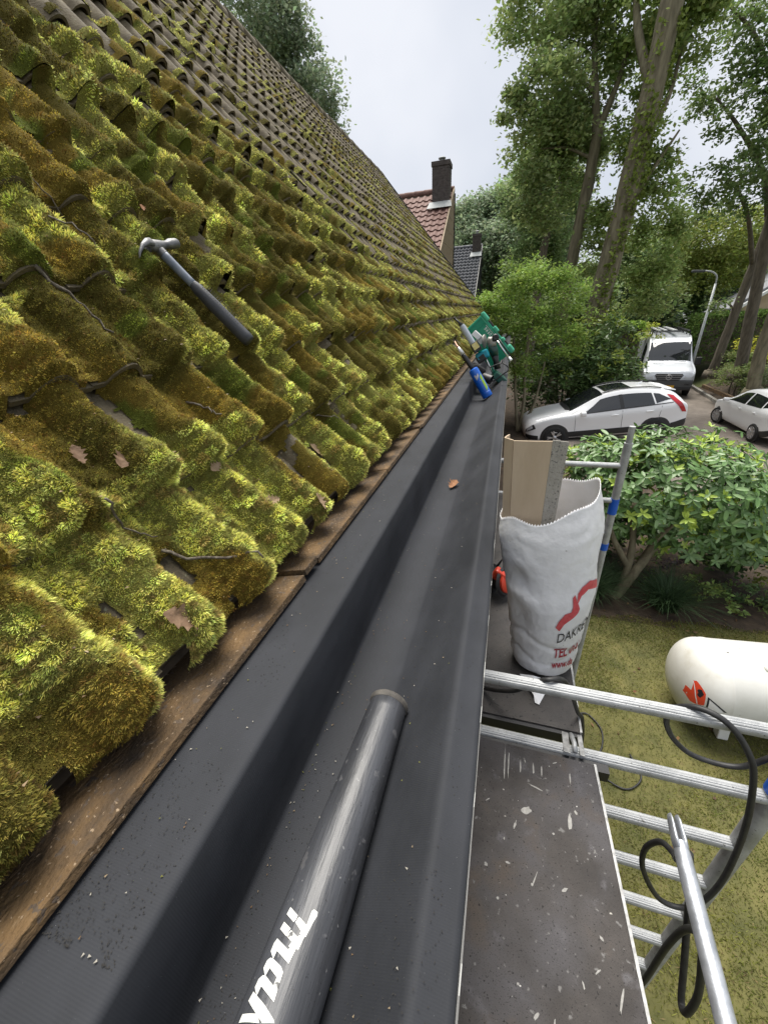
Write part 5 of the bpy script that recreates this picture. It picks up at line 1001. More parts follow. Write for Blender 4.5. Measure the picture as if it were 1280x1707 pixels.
for k, (dd_, Mx, mi) in enumerate(lv):
    if k < 296:
        o = bpy.data.objects.new('leaf', LM[mi]); link(o, rh); o.matrix_basis = Mx
    else:
        Ma = np.array(Mx); JV.append(LVA[mi] @ Ma[:3, :3].T + Ma[:3, 3]); JF.append(LFA[mi] + nj); nj += len(LVA[mi]); JM.append(np.full(len(LFA[mi]), (0, 1, 2, 0)[mi]))
me = np_mesh('leaf_mass', np.concatenate(JV), np.concatenate(JF), M_rleaf, None, True); me.materials.append(M_rpale); me.materials.append(M_ryoung); me.polygons.foreach_set('material_index', np.concatenate(JM).astype(np.int32))
link(bpy.data.objects.new('leaf_mass', me), rh)['kind'] = 'stuff'
def grass_tuft(label, x, y, n, ln, col):
    z = float(zg(x, y)); th = RNG.random(n) * 6.283; V, F = [], []
    for k in range(n):
        a = th[k]; l_ = ln * random.uniform(.6, 1.1); lean = random.uniform(.35, 1.0); w_ = .006; o = np.array([x + random.gauss(0, .06), y + random.gauss(0, .06), z]); d = np.array([math.cos(a), math.sin(a), 0]); s_ = np.array([-math.sin(a), math.cos(a), 0]) * w_; b_ = len(V)
        for t in (0, .4, .75, 1.0):
            p = o + d * lean * l_ * t ** 1.3 + np.array([0, 0, l_ * (t - .62 * lean * t * t)]); wq = (1 - t * .9); V += [p - s_ * wq, p + s_ * wq]
        for q in range(3): F.append((b_ + 2 * q, b_ + 2 * q + 1, b_ + 2 * q + 3, b_ + 2 * q + 2))
    c = np.repeat(np.array([col]) * (.6 + .8 * RNG.random((n, 1))), 8, 0); o = np_obj('sedge_clump', V, F, M_leaf, None, c); tag(o, label, 'grass clump', 'grass clumps in the border')
grass_tuft('dark grass clump in front of the rhododendron trunks', 2.35, 5.05, 650, .72, (.07, .125, .055)); grass_tuft('dark grass clump beside the white bag', 1.42, 5.1, 600, .72, (.07, .12, .055)); grass_tuft('grass clump left of the rhododendron by the scaffold leg', 1.55, 5.5, 300, .5, (.05, .09, .04)); grass_tuft('small grass clump behind the dark one', 1.75, 5.6, 200, .45, (.05, .10, .04))
bush('ground_cover_shrub', 'pale green low ground cover under the rhododendron', [(2.75, 5.25, .16, .42, .28, .16), (3.1, 5.15, .18, .35, .28, .16)], 3600, .055, (.25, .34, .10), stem=False, clump=.10, cat='shrub')
bush('ground_cover_shrub', 'purple leaved low shrub under the rhododendron', [(2.62, 5.7, .22, .28, .2, .16)], 3000, .05, (.10, .075, .095), stem=False, clump=.09, cat='shrub')
bush('ground_cover_shrub', 'yellow-green low shrub at the right edge under the rhododendron', [(3.75, 5.7, .55, .5, .4, .35)], 3600, .06, (.33, .40, .08), stem=False, clump=.12, cat='shrub')
bush('ground_cover_shrub', 'dark green low shrub at the right end of the border', [(3.5, 5.3, .25, .5, .3, .25), (3.9, 5.2, .25, .4, .3, .25)], 4200, .055, (.11, .17, .07), stem=False, clump=.11, cat='shrub')
bush('ground_cover_shrub', 'light green plants behind the rhododendron trunks', [(2.2, 6.3, .3, .6, .4, .3), (3.0, 6.4, .35, .7, .4, .35)], 3600, .06, (.2, .29, .08), stem=False, clump=.14, cat='shrub')

for (lb, ell, sz, cl) in (('dark low foliage filling in behind the rhododendron trunks', [(1.6, 6.2, .55, .5, .4, .5), (2.2, 6.6, .6, .6, .4, .5)], .08, (.07, .12, .045)), ('dark low foliage under the right half of the rhododendron', [(3.0, 6.0, .6, .6, .4, .45), (3.6, 6.2, .6, .6, .4, .5)], .08, (.08, .13, .05)), ('creeping green ground cover along the lawn edge', [(1.9, 5.6, .06, .5, .3, .10), (2.7, 5.5, .08, .6, .3, .10), (3.4, 5.35, .08, .6, .3, .10)], .05, (.16, .23, .07)), ('light ivy ground cover behind the grass clumps', [(1.2, 6.2, .15, .5, .6, .2), (1.0, 7.2, .15, .6, .6, .2), (1.9, 7.4, .2, .8, .6, .3)], .07, (.13, .20, .06))):
    bush('ground_cover_shrub', lb, ell, 4200, sz, cl, stem=False, clump=.13, cat='shrub')
# ------------------------------------------------------------------ street lamp, posts, beam
lp = thing('street_lamp', 'tall grey street lamp with a curved arm behind the van', 'street lamp', (9.55, 26, .0))
M_post = mat('galvanised_post', (.36, .38, .38), (.46, .48, .48), 10, .5, metal=.4)
mb = MB(); mb.tube([(9.55, 26, -.3), (9.55, 26, 1), (9.55, 26, 4.4)], [.08, .065, .05], 12); mb.build('pole', M_post, lp, True)
mb = MB(); mb.tube(crom([(9.55, 26, 4.38), (9.5, 26, 4.72), (9.25, 26, 4.92), (8.85, 26, 5.0)], 6), .035, 10); mb.build('arm', M_post, lp, True)
mb = MB(); mb.box((8.66, 26, 4.99), (.55, .22, .10), 0, R(4)); mb.build('lantern', mat('lamp_housing', (.06, .065, .07), rough=.5), lp, bevel=.03)
mb = MB(); mb.tube([(4.15, 22, -.4), (4.15, 22, 3.4), (4.2, 22, 4.1)], .04, 10); tag(mb.build('white_post', mat('white_post_paint', (.6, .62, .62), rough=.5), None, True), 'thin pale post in front of the massive trunk', 'post')
mb = MB(); mb.bar((9.0, 22.6, .05), (9.35, 20.3, -.12), .12, .16); tag(mb.build('timber_beam', M_wood, None, bevel=.01), 'low weathered timber beam edging the roadside bank', 'beam')

# ------------------------------------------------------------------ vehicles
def smooth_stations(st, n=7):
    return np.array(crom(st, n))
class CarShape:
    def __init__(s, st): s.st = smooth_stations(st); s.x = s.st[:, 0]; s.cache = {}
    def par(s, x):
        xr = s.x[::-1]; return [np.interp(x, xr, s.st[::-1, i]) for i in range(1, 7)]
    def ring(s, x, sub=6):
        key = round(float(x), 4)
        if key not in s.cache: s.cache[key] = s._ring(key, sub)
        return s.cache[key]
    def _ring(s, x, sub=6):
        zb, zs, zr, wb, ws, wr = s.par(x)
        P = [(0, zb), (wb * .8, zb), (wb * .985, zb + .08), (ws, .5 * (zb + zs) + .03), (ws * .985, zs), (wr + .05, zr - .085), (wr * .82, zr - .008), (0, zr)]
        return np.array(crom(P, sub))                      # 7*sub+1 points
    def pt(s, x, k, sub=6):
        r = s.ring(x, sub); i = k * sub; i0 = int(np.clip(math.floor(i), 0, len(r) - 2)); f = i - i0; p = r[i0] * (1 - f) + r[i0 + 1] * f
        return np.array([x, p[0], p[1]])
    def mesh(s, m_, parent, name='body', n=70):
        xs_ = np.interp(np.linspace(0, 1, n), np.linspace(0, 1, len(s.x)), s.x); rs = [s.ring(x) for x in xs_]; kk = len(rs[0]); vs, fs = [], []
        for x, r in zip(xs_, rs):
            vs += [(x, y, z) for y, z in r] + [(x, -y, z) for y, z in r[-2:0:-1]]
        K = 2 * kk - 2
        for i in range(n - 1):
            for k in range(K): fs.append((i * K + k, i * K + (k + 1) % K, (i + 1) * K + (k + 1) % K, (i + 1) * K + k))
        fs += [tuple(range(K))[::-1], tuple(range((n - 1) * K, n * K))]
        mb = MB(); mb.add(vs, fs); return mb.build(name, m_, parent, auto=45)
    def patch(s, poly, m_, parent, name, off=.006, n=10, sides=(1, -1)):
        (xa, ka), (xb, kb), (xc, kc), (xd, kd) = poly; out = None     # a,b lower edge; d,c upper edge
        for sg in sides:
            vs, fs = [], []
            for i in range(n + 1):
                for j in range(n + 1):
                    u, v = i / n, j / n; x = (xa * (1 - u) + xb * u) * (1 - v) + (xd * (1 - u) + xc * u) * v; k = (ka * (1 - u) + kb * u) * (1 - v) + (kd * (1 - u) + kc * u) * v
                    p = s.pt(x, k); e = .02; tx = s.pt(x + e, k) - s.pt(x - e, k); tk = s.pt(x, min(7, k + .05)) - s.pt(x, k - .05); nr = np.cross(tk, tx); nr /= np.linalg.norm(nr) + 1e-9
                    c0 = np.array([x, 0, .7])
                    if nr @ (p - c0) < 0: nr = -nr
                    p = p + nr * off; vs.append((p[0], p[1] * sg, p[2]))
            for i in range(n):
                for j in range(n): fs.append((i * (n + 1) + j, (i + 1) * (n + 1) + j, (i + 1) * (n + 1) + j + 1, i * (n + 1) + j + 1))
            mb = MB(); mb.add(vs, fs); out = mb.build(name, m_, parent, True)
        return out
M_white = mat('white_car_paint', (.82, .83, .84), rough=.28, coat=.6, spec=.5); M_silver = mat('silver_van_paint', (.60, .63, .67), rough=.32, coat=.5, metal=.25)
M_glass = mat('dark_car_glass', (.012, .014, .016), rough=.04, spec=.9); M_clad = mat('black_cladding', (.018, .018, .019), rough=.5); M_tyre = mat('tyre_rubber', (.016, .016, .016), rough=.8); M_rim = mat('alloy_rim', (.5, .5, .51), rough=.3, metal=.8); M_tail = mat('red_tail_lamp', (.42, .008, .015), rough=.15, spec=.7); M_lamp = mat('clear_headlamp', (.55, .57, .6), rough=.1, spec=.8); M_grey = mat('grey_bumper', (.07, .075, .08), rough=.5); M_plate = mat('yellow_plate', (.75, .42, .02), rough=.4)
def wheel(parent, x, y, r, sg, spokes=5, dark=False, steer=0):
    w = bpy.data.objects.new('wheel', None); COL.objects.link(w); w.parent = parent; w.location = (x, y, r); w.rotation_euler = (0, 0, steer); w.empty_display_size = .05
    W_ = .20
    mb = MB(); mb.lathe((0, -sg * W_ * .8, 0), (0, sg, 0), [(0, r * .6), (0, r * .93), (.03, r), (W_ * .75, r), (W_ * .92, r * .95), (W_, r * .84), (W_ * .98, r * .68)], 36); mb.build('tyre', M_tyre, w, True)
    mb = MB(); mb.lathe((0, -sg * W_ * .8, 0), (0, sg, 0), [(W_ * .98, r * .70), (W_ * 1.0, r * .66), (W_ * .80, r * .62), (W_ * .55, r * .55), (W_ * .5, .001)], 36); mb.build('rim', M_clad if dark else M_rim, w, True)
    for k in range(spokes):
        a = 2 * math.pi * k / spokes + .3
        for da in ((-.16, .16) if dark else (0,)):
            o0 = Vector((math.sin(a) * .05, sg * W_ * .16, math.cos(a) * .05)); o1 = Vector((math.sin(a + da) * r * .64, sg * W_ * .18, math.cos(a + da) * r * .64)); mb = MB(); mb.bar(o0, o1, .035 if dark else .07, .02, (0, sg, 0)); mb.build('spoke', M_rim, w, bevel=.004)
    mb = MB(); mb.lathe((0, sg * W_ * .12, 0), (0, sg, 0), [(0, .07), (.02, .06), (.025, .001)], 14); mb.build('hub_cap', M_rim, w, True)
def arch(parent, x, y, r, sg, m_, wd_=.07):
    mb = MB(); mb.lathe((x, y, r), (0, sg, 0), [(-.02, r + wd_), (.004, r + wd_), (.008, r + wd_ - .02), (.006, r * .5), (-.03, r * .5)], 40); mb.build('wheel_arch', m_, parent, auto=40)
def place(t, pos, yaw, pitch=0, sc=1):
    t.location = pos; t.rotation_euler = (0, pitch, yaw); t.scale = (sc,) * 3
# --- crossover
t = thing('crossover_car', 'white crossover car with black wheel arches parked across the driveway', 'car', rot=(0, 0, 0))
S1 = CarShape([(2.23, .40, .56, .62, .50, .55, .42), (2.17, .30, .66, .76, .70, .74, .58), (2.0, .24, .78, .88, .86, .87, .70), (1.65, .22, .88, .97, .90, .905, .74), (1.25, .22, .93, 1.03, .90, .91, .75), (.95, .22, .95, 1.07, .90, .91, .72), (.72, .22, .96, 1.16, .90, .91, .66), (.35, .22, .97, 1.35, .90, .91, .63), (0, .22, .98, 1.49, .90, .91, .62), (-.5, .22, 1.0, 1.555, .90, .91, .62), (-1.1, .22, 1.02, 1.535, .90, .91, .61), (-1.6, .23, 1.05, 1.45, .90, .91, .60), (-1.85, .25, 1.07, 1.34, .89, .90, .60), (-2.02, .30, 1.06, 1.19, .87, .88, .64), (-2.14, .36, .98, 1.07, .84, .84, .62), (-2.2, .42, .85, .93, .76, .76, .55)])
S1.mesh(M_white, t)
S1.patch([(.93, 5.75), (.05, 5.35), (.02, 7), (.88, 7)], M_glass, t, 'windshield')
S1.patch([(.62, 4.12), (-.42, 4.12), (-.36, 4.86), (.12, 4.86)], M_glass, t, 'front_window'); S1.patch([(-.52, 4.12), (-1.30, 4.16), (-1.22, 4.84), (-.46, 4.86)], M_glass, t, 'rear_window'); S1.patch([(-1.34, 4.2), (-1.72, 4.42), (-1.42, 4.80), (-1.27, 4.82)], M_glass, t, 'quarter_window'); S1.patch([(.66, 4.04), (-1.76, 4.10), (-1.76, 4.16), (.66, 4.11)], M_clad, t, 'window_trim', .007)
S1.patch([(-.42, 4.1), (-.52, 4.1), (-.46, 4.88), (-.36, 4.88)], M_clad, t, 'door_pillar', .008, 4)
S1.patch([(-.05, 6.15), (-.75, 6.15), (-.75, 7), (-.05, 7)], M_glass, t, 'sunroof', .004)
S1.patch([(1.62, 1.6), (-1.55, 1.6), (-1.55, 2.62), (1.62, 2.62)], M_clad, t, 'sill_cladding', .008, 14); S1.patch([(1.0, 1.95), (-1.0, 1.95), (-1.0, 2.12), (1.0, 2.12)], M_rim, t, 'sill_trim', .016, 8)
S1.patch([(2.19, 1.8), (1.85, 1.6), (1.85, 2.5), (2.19, 2.75)], M_clad, t, 'bumper_cladding', .008); S1.patch([(2.20, 3.2), (1.92, 3.35), (1.98, 3.95), (2.18, 3.75)], M_clad, t, 'headlamp_surround', .008, 6); S1.patch([(2.17, 3.35), (2.0, 3.5), (2.02, 3.85), (2.15, 3.7)], M_lamp, t, 'headlamp', .014, 6)
S1.patch([(-2.12, 3.3), (-2.0, 3.3), (-1.62, 4.8), (-1.80, 4.8)], M_tail, t, 'tail_lamp', .012); S1.patch([(-2.15, 1.7), (-1.75, 1.6), (-1.75, 2.6), (-2.15, 2.7)], M_clad, t, 'bumper_cladding', .008)
S1.patch([(1.02, 6.3), (.90, 5.9), (.88, 7), (1.02, 7)], M_clad, t, 'wiper_cowl', .008, 6)
mb = MB(); mb.prism([(-1.58, -.58, 1.44), (-1.58, .58, 1.44), (-1.90, .55, 1.365), (-1.90, -.55, 1.365)], .025, (0, 0, 1)); mb.build('roof_spoiler', M_white, t, bevel=.012)
mb = MB(); mb.add([(-1.0, -.02, 1.56), (-1.18, -.02, 1.54), (-1.18, .02, 1.54), (-1.0, .02, 1.56), (-1.2, 0, 1.62)], [(0, 1, 4), (1, 2, 4), (2, 3, 4), (3, 0, 4)]); mb.build('antenna_fin', M_white, t)
for sg in (1, -1):
    mb = MB(); mb.tube([S1.pt(x, 5.62) * np.array([1, sg, 1]) + np.array([0, 0, .035]) for x in (.05, -.3, -.8, -1.2, -1.5)], .016, 8); mb.build('roof_rail', M_clad, t, True)
    mb = MB(); mb.box((.62, sg * 1.03, 1.02), (.16, .20, .13)); mb.build('mirror', M_white, t, bevel=.04)
    for x in (-.28, -1.18):
        p = S1.pt(x, 3.72); mb = MB(); mb.bar((x - .09, sg * (p[1] + .018), p[2]), (x + .09, sg * (p[1] + .018), p[2]), .022, .03); mb.build('door_handle', M_white, t, bevel=.008)
    for x in (.80, -.47, -1.42):
        mb = MB(); mb.tube([S1.pt(x - .06 * (k - 3) * (x < -1), k) * np.array([1, sg, 1]) + np.array([0, sg * .003, 0]) for k in (2.6, 3, 3.5, 4.0)], .005, 5); mb.build('door_gap', M_grey, t)
    for x, sp in ((1.37, 5), (-1.36, 5)):
        arch(t, x, sg * .905, .335, sg, M_clad, .085); wheel(t, x, sg * .905, .335, sg, sp, True, .0)
zf, zr_ = 0.0, -.3
place(t, (2.93, 14.02, -.13), math.pi + .09, .085, 1.02)
# --- hatchback
t = thing('hatchback_car', 'white hatchback car seen from behind at the right edge of the road', 'car', rot=(0, 0, 0))
S2 = CarShape([(2.05, .42, .55, .60, .45, .5, .4), (1.98, .32, .66, .74, .68, .72, .55), (1.75, .24, .78, .86, .82, .84, .66), (1.3, .20, .88, .97, .86, .875, .70), (1.05, .20, .92, 1.05, .86, .88, .68), (.7, .20, .94, 1.24, .86, .88, .62), (.25, .20, .95, 1.44, .86, .88, .58), (-.3, .20, .97, 1.53, .86, .88, .57), (-1.0, .20, 1.0, 1.52, .86, .88, .57), (-1.5, .22, 1.03, 1.44, .86, .88, .56), (-1.8, .26, 1.03, 1.28, .85, .86, .58), (-1.97, .32, .98, 1.08, .82, .83, .6), (-2.05, .40, .85, .92, .74, .74, .5)])
S2.mesh(M_white, t); S2.patch([(1.02, 5.7), (.3, 5.4), (.28, 7), (1.0, 7)], M_glass, t, 'windshield'); S2.patch([(.9, 4.15), (-.25, 4.12), (-.25, 4.86), (.32, 4.86)], M_glass, t, 'front_window'); S2.patch([(-.33, 4.12), (-1.22, 4.16), (-1.16, 4.82), (-.33, 4.86)], M_glass, t, 'rear_window'); S2.patch([(-1.28, 4.2), (-1.72, 4.45), (-1.42, 4.8), (-1.22, 4.82)], M_glass, t, 'quarter_window'); S2.patch([(-1.62, 5.6), (-1.92, 5.7), (-1.92, 7), (-1.55, 7)], M_glass, t, 'rear_screen'); S2.patch([(-2.02, 3.4), (-1.86, 3.4), (-1.76, 4.3), (-1.94, 4.3)], M_tail, t, 'tail_lamp', .01); S2.patch([(-2.03, 1.7), (-1.55, 1.6), (-1.6, 2.4), (-2.03, 2.6)], M_clad, t, 'bumper_lower', .008)
for sg in (1, -1):
    mb = MB(); mb.box((.75, sg * .99, 1.0), (.14, .18, .12)); mb.build('mirror', M_white, t, bevel=.04)
    for x in (-.12, -1.02):
        p = S2.pt(x, 3.72); mb = MB(); mb.bar((x - .08, sg * (p[1] + .016), p[2]), (x + .08, sg * (p[1] + .016), p[2]), .02, .028); mb.build('door_handle', M_white, t, bevel=.006)
    for x, st in ((1.27, .35), (-1.28, 0)): arch(t, x, sg * .87, .30, sg, M_clad, .035); wheel(t, x, sg * .875, .30, sg, 9, False, st)
place(t, (8.86, 16.85, -.6), math.pi / 2 + .0, 0, 1.0)
# --- van
t = thing('delivery_van', 'silver panel van with roof rack parked facing the camera on the street', 'van', rot=(0, 0, 0))
S3 = CarShape([(2.95, .45, .85, .98, .80, .85, .74), (2.85, .38, 1.0, 1.14, .92, .95, .82), (2.55, .34, 1.14, 1.27, .97, .99, .84), (2.2, .34, 1.22, 1.36, .97, 1.0, .84), (2.0, .34, 1.26, 1.46, .97, 1.0, .82), (1.6, .34, 1.28, 1.86, .97, 1.0, .79), (1.2, .34, 1.3, 2.2, .97, 1.0, .78), (.95, .34, 1.3, 2.34, .97, 1.0, .79), (.4, .34, 1.3, 2.42, .97, 1.0, .82), (-1, .34, 1.3, 2.45, .97, 1.0, .84), (-2.8, .34, 1.3, 2.44, .97, 1.0, .84), (-2.95, .38, 1.3, 2.38, .94, .98, .8)])
S3.mesh(M_silver, t); S3.patch([(1.98, 5.45), (1.22, 5.3), (1.22, 7), (1.98, 7)], M_glass, t, 'windshield', .008); S3.patch([(1.75, 4.15), (.75, 4.12), (.75, 4.8), (1.3, 4.8)], M_glass, t, 'side_window')
for (k0, k1, nm, m_) in ((.0, 0, '', None),):
    pass
mb = MB(); mb.box((2.86, 0, .62), (.26, 1.86, .34)); mb.build('bumper', M_grey, t, bevel=.06)
mb = MB(); mb.box((2.90, 0, .42), (.22, 1.80, .14)); mb.build('bumper_lip', M_clad, t, bevel=.04)
mb = MB(); mb.prism([(2.99, -.52, .98), (2.99, -.40, .76), (2.99, .40, .76), (2.99, .52, .98), (2.95, .48, 1.04), (2.95, -.48, 1.04)], .03, (1, 0, 0)); gl = mb.build('grille', M_clad, t, bevel=.01)
for z, w_ in ((.97, .98), (.90, .90), (.82, .82)): mb = MB(); mb.box((3.025, 0, z), (.02, w_, .012)); mb.build('grille_bar', M_rim, t)
mb = MB(); nn = 24
mb.tube([(3.045, .105 * math.cos(2 * math.pi * k / nn), .90 + .105 * math.sin(2 * math.pi * k / nn)) for k in range(nn + 1)], .012, 6); mb.build('emblem_ring', M_rim, t, True)
for a in (90, 210, 330): mb = MB(); mb.bar((3.045, 0, .90), (3.045, .10 * math.cos(R(a)), .90 + .10 * math.sin(R(a))), .02, .014, (1, 0, 0)); mb.build('emblem_point', M_rim, t)
for sg in (1, -1):
    mb = MB(); mb.prism([(2.90, sg * .56, .84), (2.80, sg * .93, .92), (2.70, sg * .96, 1.10), (2.84, sg * .62, 1.02)], .09, (1, 0, 0)); mb.build('headlamp', M_lamp, t, bevel=.015)
    mb = MB(); mb.box((2.97, sg * .72, .60), (.04, .18, .08)); mb.build('fog_lamp', M_clad, t, bevel=.01)
    mb = MB(); mb.box((1.75, sg * 1.14, 1.42), (.12, .22, .34)); mb.build('mirror', M_clad, t, bevel=.04)
    mb = MB(); mb.bar((2.08, sg * .2, 1.46), (2.10, sg * .62, 1.435), .03, .02); mb.build('wiper', M_clad, t)
    for x in (2.05, -1.6): arch(t, x, sg * .985, .35, sg, M_clad, .05); wheel(t, x, sg * .985, .35, sg, 6)
    mb = MB(); mb.tube([(.7, sg * .72, 2.62), (-2.7, sg * .72, 2.64)], .025, 8); mb.build('rack_rail', M_clad, t)
for x in (.7, -.1, -1.0, -1.9, -2.7): mb = MB(); mb.bar((x, -.74, 2.60), (x, .74, 2.60), .05, .03); mb.build('rack_bar', M_clad, t); mb = MB(); mb.bar((x, -.74, 2.42), (x, -.74, 2.6), .04, .04, (1, 0, 0)); mb.bar((x, .74, 2.42), (x, .74, 2.6), .04, .04, (1, 0, 0)); mb.build('rack_foot', M_clad, t)
for y, w_ in ((-.45, .10), (-.2, .10), (.15, .16)): mb = MB(); mb.box((-1.0, y, 2.65), (3.4, w_, .05)); mb.build('carried_batten', M_alu, t)
mb = MB(); mb.box((3.0, .02, .50), (.02, .52, .115)); pl_ = mb.build('number_plate', M_plate, t, bevel=.004)
me = text_mesh('V-74-GHT', .12, M_ink)
for v in me.vertices: x_, y_ = v.co.x, v.co.y; v.co = (3.012, -.24 + x_ * .78 + .02, .46 + y_)
link(bpy.data.objects.new('plate_text', me), t)
place(t, (8.15, 26.3, -.6), -math.pi / 2 - .16, 0, 1.12)

# ------------------------------------------------------------------ houses
M_rtile = mat('red_brown_clay_tile', (.13, .066, .052), (.20, .11, .088), 4, .75, .2, 60, c3=(.22, .17, .15)); M_dtile = mat('dark_slate_tile', (.075, .08, .092), (.11, .115, .13), 5, .6, .2, 60); M_chim = mat('chimney_brick', (.055, .045, .042), (.10, .085, .078), 10, .9, .4, 60); M_lead = mat('lead_flashing', (.30, .32, .32), (.40, .42, .41), 14, .6); M_clapb = mat('tan_cladding', (.30, .23, .15), (.36, .28, .19), 6, .8)
def tile_grid(parent, o, ex, es, en, w_, g_, nc, nr, m_, name, joined=False):
    tv = []; ts = np.linspace(0, 1, 9); hp_ = .045 * np.clip(np.cos(np.pi * (ts - .62) / .55), -.15, 1)
    for b, c in ((0, .045), (g_ * 1.12, .0)):
        for q, h in zip(ts, hp_): tv.append((q * w_ * 1.03, b, h + c))
    for q, h in zip(ts, hp_): tv.append((q * w_ * 1.03, 0, h + .01))
    tf = [(i, i + 1, 9 + i + 1, 9 + i) for i in range(8)] + [(18 + i, 18 + i + 1, i + 1, i) for i in range(8)]
    B_ = np.stack([ex, es, en], 1); o = np.array(o, float)
    if joined:
        VV_, FF_ = [], []; k = 0
        for c in range(nc):
            for r_ in range(nr): VV_.append(np.array(tv) @ B_.T + o + ex * c * w_ + es * r_ * g_); FF_.append(np.array(tf) + 27 * k); k += 1
        np_obj(name, np.concatenate(VV_), np.concatenate(FF_), m_, parent, smooth=True)['kind'] = 'stuff'; return
    mb = MB(); mb.add(tv, tf); me = mb.mesh(name, m_, True); me.set_sharp_from_angle(angle=R(40))
    for c in range(nc):
        for r_ in range(nr):
            ob = bpy.data.objects.new(name, me); link(ob, parent); p = o + ex * c * w_ + es * r_ * g_; Mx = Matrix.Identity(4)
            for i in range(3):
                for j in range(3): Mx[i][j] = B_[i, j]
                Mx[i][3] = p[i]
            ob.matrix_basis = Mx
def neighbour(name, label, ax_, ay, az, ye, slope_deg, x_left, m_, tw, tg, nc, joined, chx, wallm):
    h = thing(name, label, 'house', ((ax_ + x_left) / 2, ay, 0)); a = R(slope_deg); ex = np.array([1., 0, 0]); es = np.array([0, math.cos(a), math.sin(a)]); en = np.array([0, -math.sin(a), math.cos(a)])
    Ls = (ay - ye) / math.cos(a); ez = az - Ls * math.sin(a); mb = MB()
    mb.prism([(x_left, ye, ez - .05), (ax_, ye, ez - .05), (ax_, ay, az - .05), (x_left, ay, az - .05)], -.1, en); rf = mb.build('roof', M_deck, h); WORLD_INV[rf.name] = Matrix.Identity(4)
    nr = int(Ls / tg); tile_grid(rf, np.array([ax_ - nc * tw, ye, ez - .03]), ex, es, en, tw, tg, nc, nr, m_, 'roof_tile' if not joined else 'roof_tile_field', joined)
    for k in range(int((ax_ - x_left) / .45)): mb = MB(); x0 = ax_ - .45 * (k + 1); mb.lathe((x0, ay, az - .01), (1, 0, 0), [(0, .10), (0, .125), (.42, .115), (.44, .12), (.46, .12)], 12); mb.build('ridge_tile', m_, rf, True)
    mb = MB(); mb.box(((ax_ + x_left) / 2, ay + .15, (az - .2) / 2), (ax_ - x_left - .1, .3, az - .3)); mb.build('rear_wall', wallm, h)
    mb = MB(); mb.box(((ax_ + x_left) / 2, ye + .5, (ez - .1) / 2), (ax_ - x_left - .3, .3, ez - .1)); mb.build('front_wall', wallm, h)
    n = 11
    for k in range(n):                                     # gable cladding boards
        z0 = ez + (az - ez) * k / n; z1 = ez + (az - ez) * (k + 1) / n - .02; y0 = ye + (ay - ye) * k / n + .12; mb = MB(); mb.box((ax_ - .04 + .006 * (k % 2), (y0 + ay + .3) / 2, (z0 + z1) / 2 - .1), (.05, ay + .3 - y0, z1 - z0), 0, .06); mb.build('cladding_board', wallm, h)
    mb = MB(); mb.box((ax_ - .1, (ye + ay) / 2 + .3, (ez - .1) / 2), (.12, ay - ye - .4, ez - .1)); mb.build('gable_wall', wallm, h)
    mb = MB(); mb.bar((ax_ - .02, ay + .33, .2), (ax_ - .02, ay + .33, az - .1), .09, .09, (1, 0, 0)); mb.build('corner_board', M_clad, h)
    mb = MB(); mb.bar((ax_ + .01, ye, ez - .02), (ax_ + .01, ay, az - .02), .05, .16, en); mb.build('bargeboard', M_clapb if not joined else M_clad, h)
    cx, cw, ct, cb, cy_ = chx; mb = MB(); mb.box((cx, cy_, (ct + cb) / 2), (cw, cw, ct - cb)); ch = mb.build('chimney', M_chim, h)
    mb = MB(); mb.box((cx, cy_, ct - .05), (cw + .07, cw + .07, .16)); mb.build('chimney_cap', M_chim, ch)
    for z in np.arange(cb, ct - .12, .085): mb = MB(); mb.box((cx, cy_, z), (cw + .012, cw + .012, .065)); mb.build('brick_course', M_chim, ch)
    mb = MB(); mb.lathe((cx, cy_, ct + .03), (0, 0, 1), [(0, .09), (.10, .09), (.10, .02), (.14, .02), (.14, .15), (.17, .16), (.20, .10), (.21, .001)], 16); mb.build('chimney_pot', M_lead, ch, auto=40)
    mb = MB(); q = np.array([cx, cy_ - cw / 2, 0]); zc = az - (ay - (cy_ - cw / 2)) * math.tan(a); c0 = np.array([cx, cy_ - cw / 2 - .05, zc + .1]); mb.prism([c0 + np.array([-cw * .65, 0, .04]), c0 + np.array([cw * .65, 0, .04]), c0 + np.array([cw * .75, 0, 0]) - es * .38, c0 + np.array([-cw * .75, 0, 0]) - es * .38], .012, en); mb.build('flashing', M_lead, ch)
    return h
neighbour('neighbour_house', 'neighbouring house with red-brown tiled roof and dark brick chimney', -2.97, 22, 8.75, 17.9, 36.5, -9.0, M_rtile, .295, .40, 14, False, (-3.42, .72, 9.5, 7.6, 21.35), M_clapb)
neighbour('neighbour_house', 'farther house with dark slate-coloured tiled roof and small chimney', -2.48, 34, 8.0, 29.5, 38, -8.5, M_dtile, .25, .33, 16, True, (-2.83, .55, 8.6, 7.0, 33.5), M_clad)
M_beige = mat('beige_render', (.42, .33, .22), (.48, .38, .26), 3, .9); M_roofg = mat('grey_roof', (.16, .165, .18), (.21, .215, .23), 6, .7)
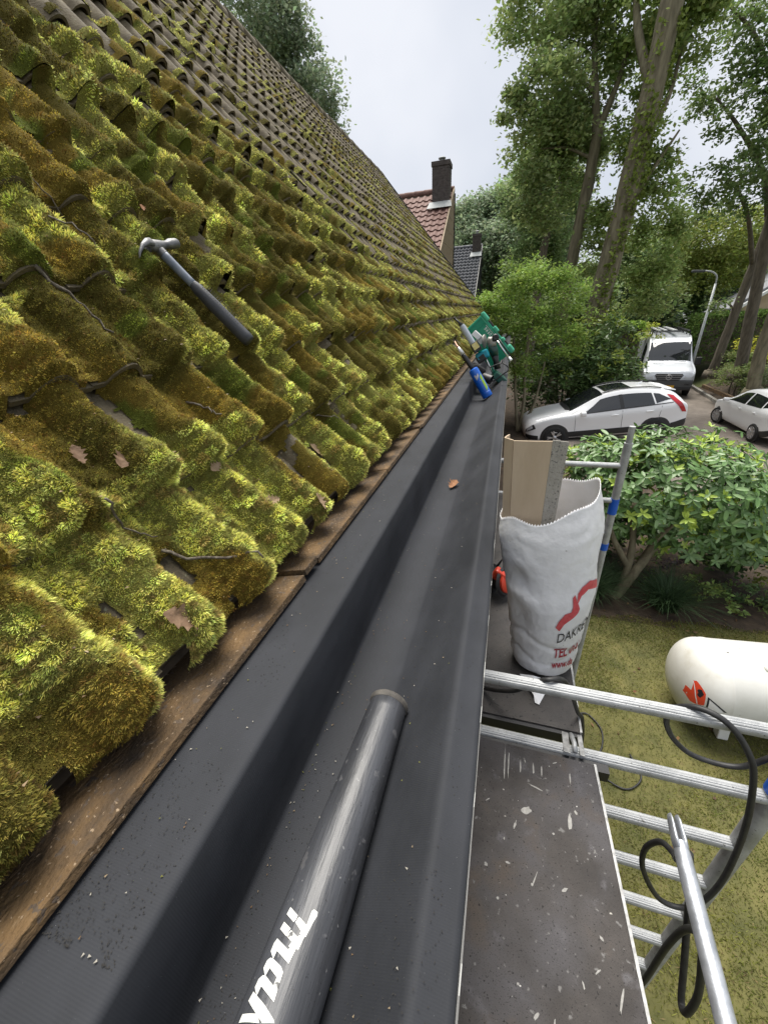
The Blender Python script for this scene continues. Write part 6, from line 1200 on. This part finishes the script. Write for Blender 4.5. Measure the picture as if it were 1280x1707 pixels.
h = thing('villa', 'beige house with dark framed window and red canopy at the far right', 'house', (20, 41, .3))
mb = MB(); mb.prism([(17.0, 40.5, -.2), (25, 40.5, -.2), (25, 40.5, 4.2), (20.8, 40.5, 5.6), (17.0, 40.5, 3.0)], 6, (0, 1, 0)); mb.build('wall', M_beige, h)
mb = MB(); mb.bar((16.4, 40.2, 2.75), (20.9, 40.2, 5.85), .5, .2, (-.55, 0, .83)); mb.build('bargeboard', M_lab, h)
mb = MB(); mb.prism([(16.2, 40.2, 2.85), (20.9, 40.2, 6.0), (20.9, 46.5, 6.0), (16.2, 46.5, 2.85)], .12, (-.55, 0, .83)); mb.build('roof', M_roofg, h)
mb = MB(); mb.box((19.0, 40.42, 2.1), (1.5, .12, 1.35)); w0 = mb.build('window', M_clad, h)
mb = MB(); mb.box((18.68, 40.36, 2.1), (.62, .04, 1.15)); mb.build('pane', mat('curtained_glass', (.35, .38, .42), (.5, .53, .56), 3, .1), w0); mb = MB(); mb.box((19.36, 40.36, 2.1), (.60, .04, 1.15)); mb.build('pane', M_glass, w0)
mb = MB(); mb.prism([(17.6, 38.6, 1.35), (24, 38.6, 1.35), (24, 40.5, 2.05), (17.9, 40.5, 2.05)], .1, (0, 0, 1)); mb.build('canopy_roof', M_rtile, h)
mb = MB(); mb.box((20.8, 38.56, 1.30), (6.5, .08, .2)); mb.build('canopy_fascia', M_lab, h)
for k in range(7): mb = MB(); mb.box((18.3 + .42 * k, 38.7, .55), (.12, .12, 1.4)); mb.build('canopy_post', mat('dark_red_post', (.09, .03, .025), rough=.6) if k == 0 else bpy.data.materials['dark_red_post'], h)
h = thing('garage', 'low grey-roofed outbuilding between the trunks and the lamp', 'house', (15, 41, 0))
mb = MB(); mb.box((15.2, 41.5, .9), (3.2, 3, 2.2)); mb.build('wall', M_beige, h); mb = MB(); mb.prism([(13.4, 39.8, 1.75), (17, 39.8, 1.75), (17, 41.5, 2.75), (13.4, 41.5, 2.75)], .1, (0, 0, 1)); mb.build('roof', M_roofg, h)
# bring the house wall of the far left in behind the dark roof gap
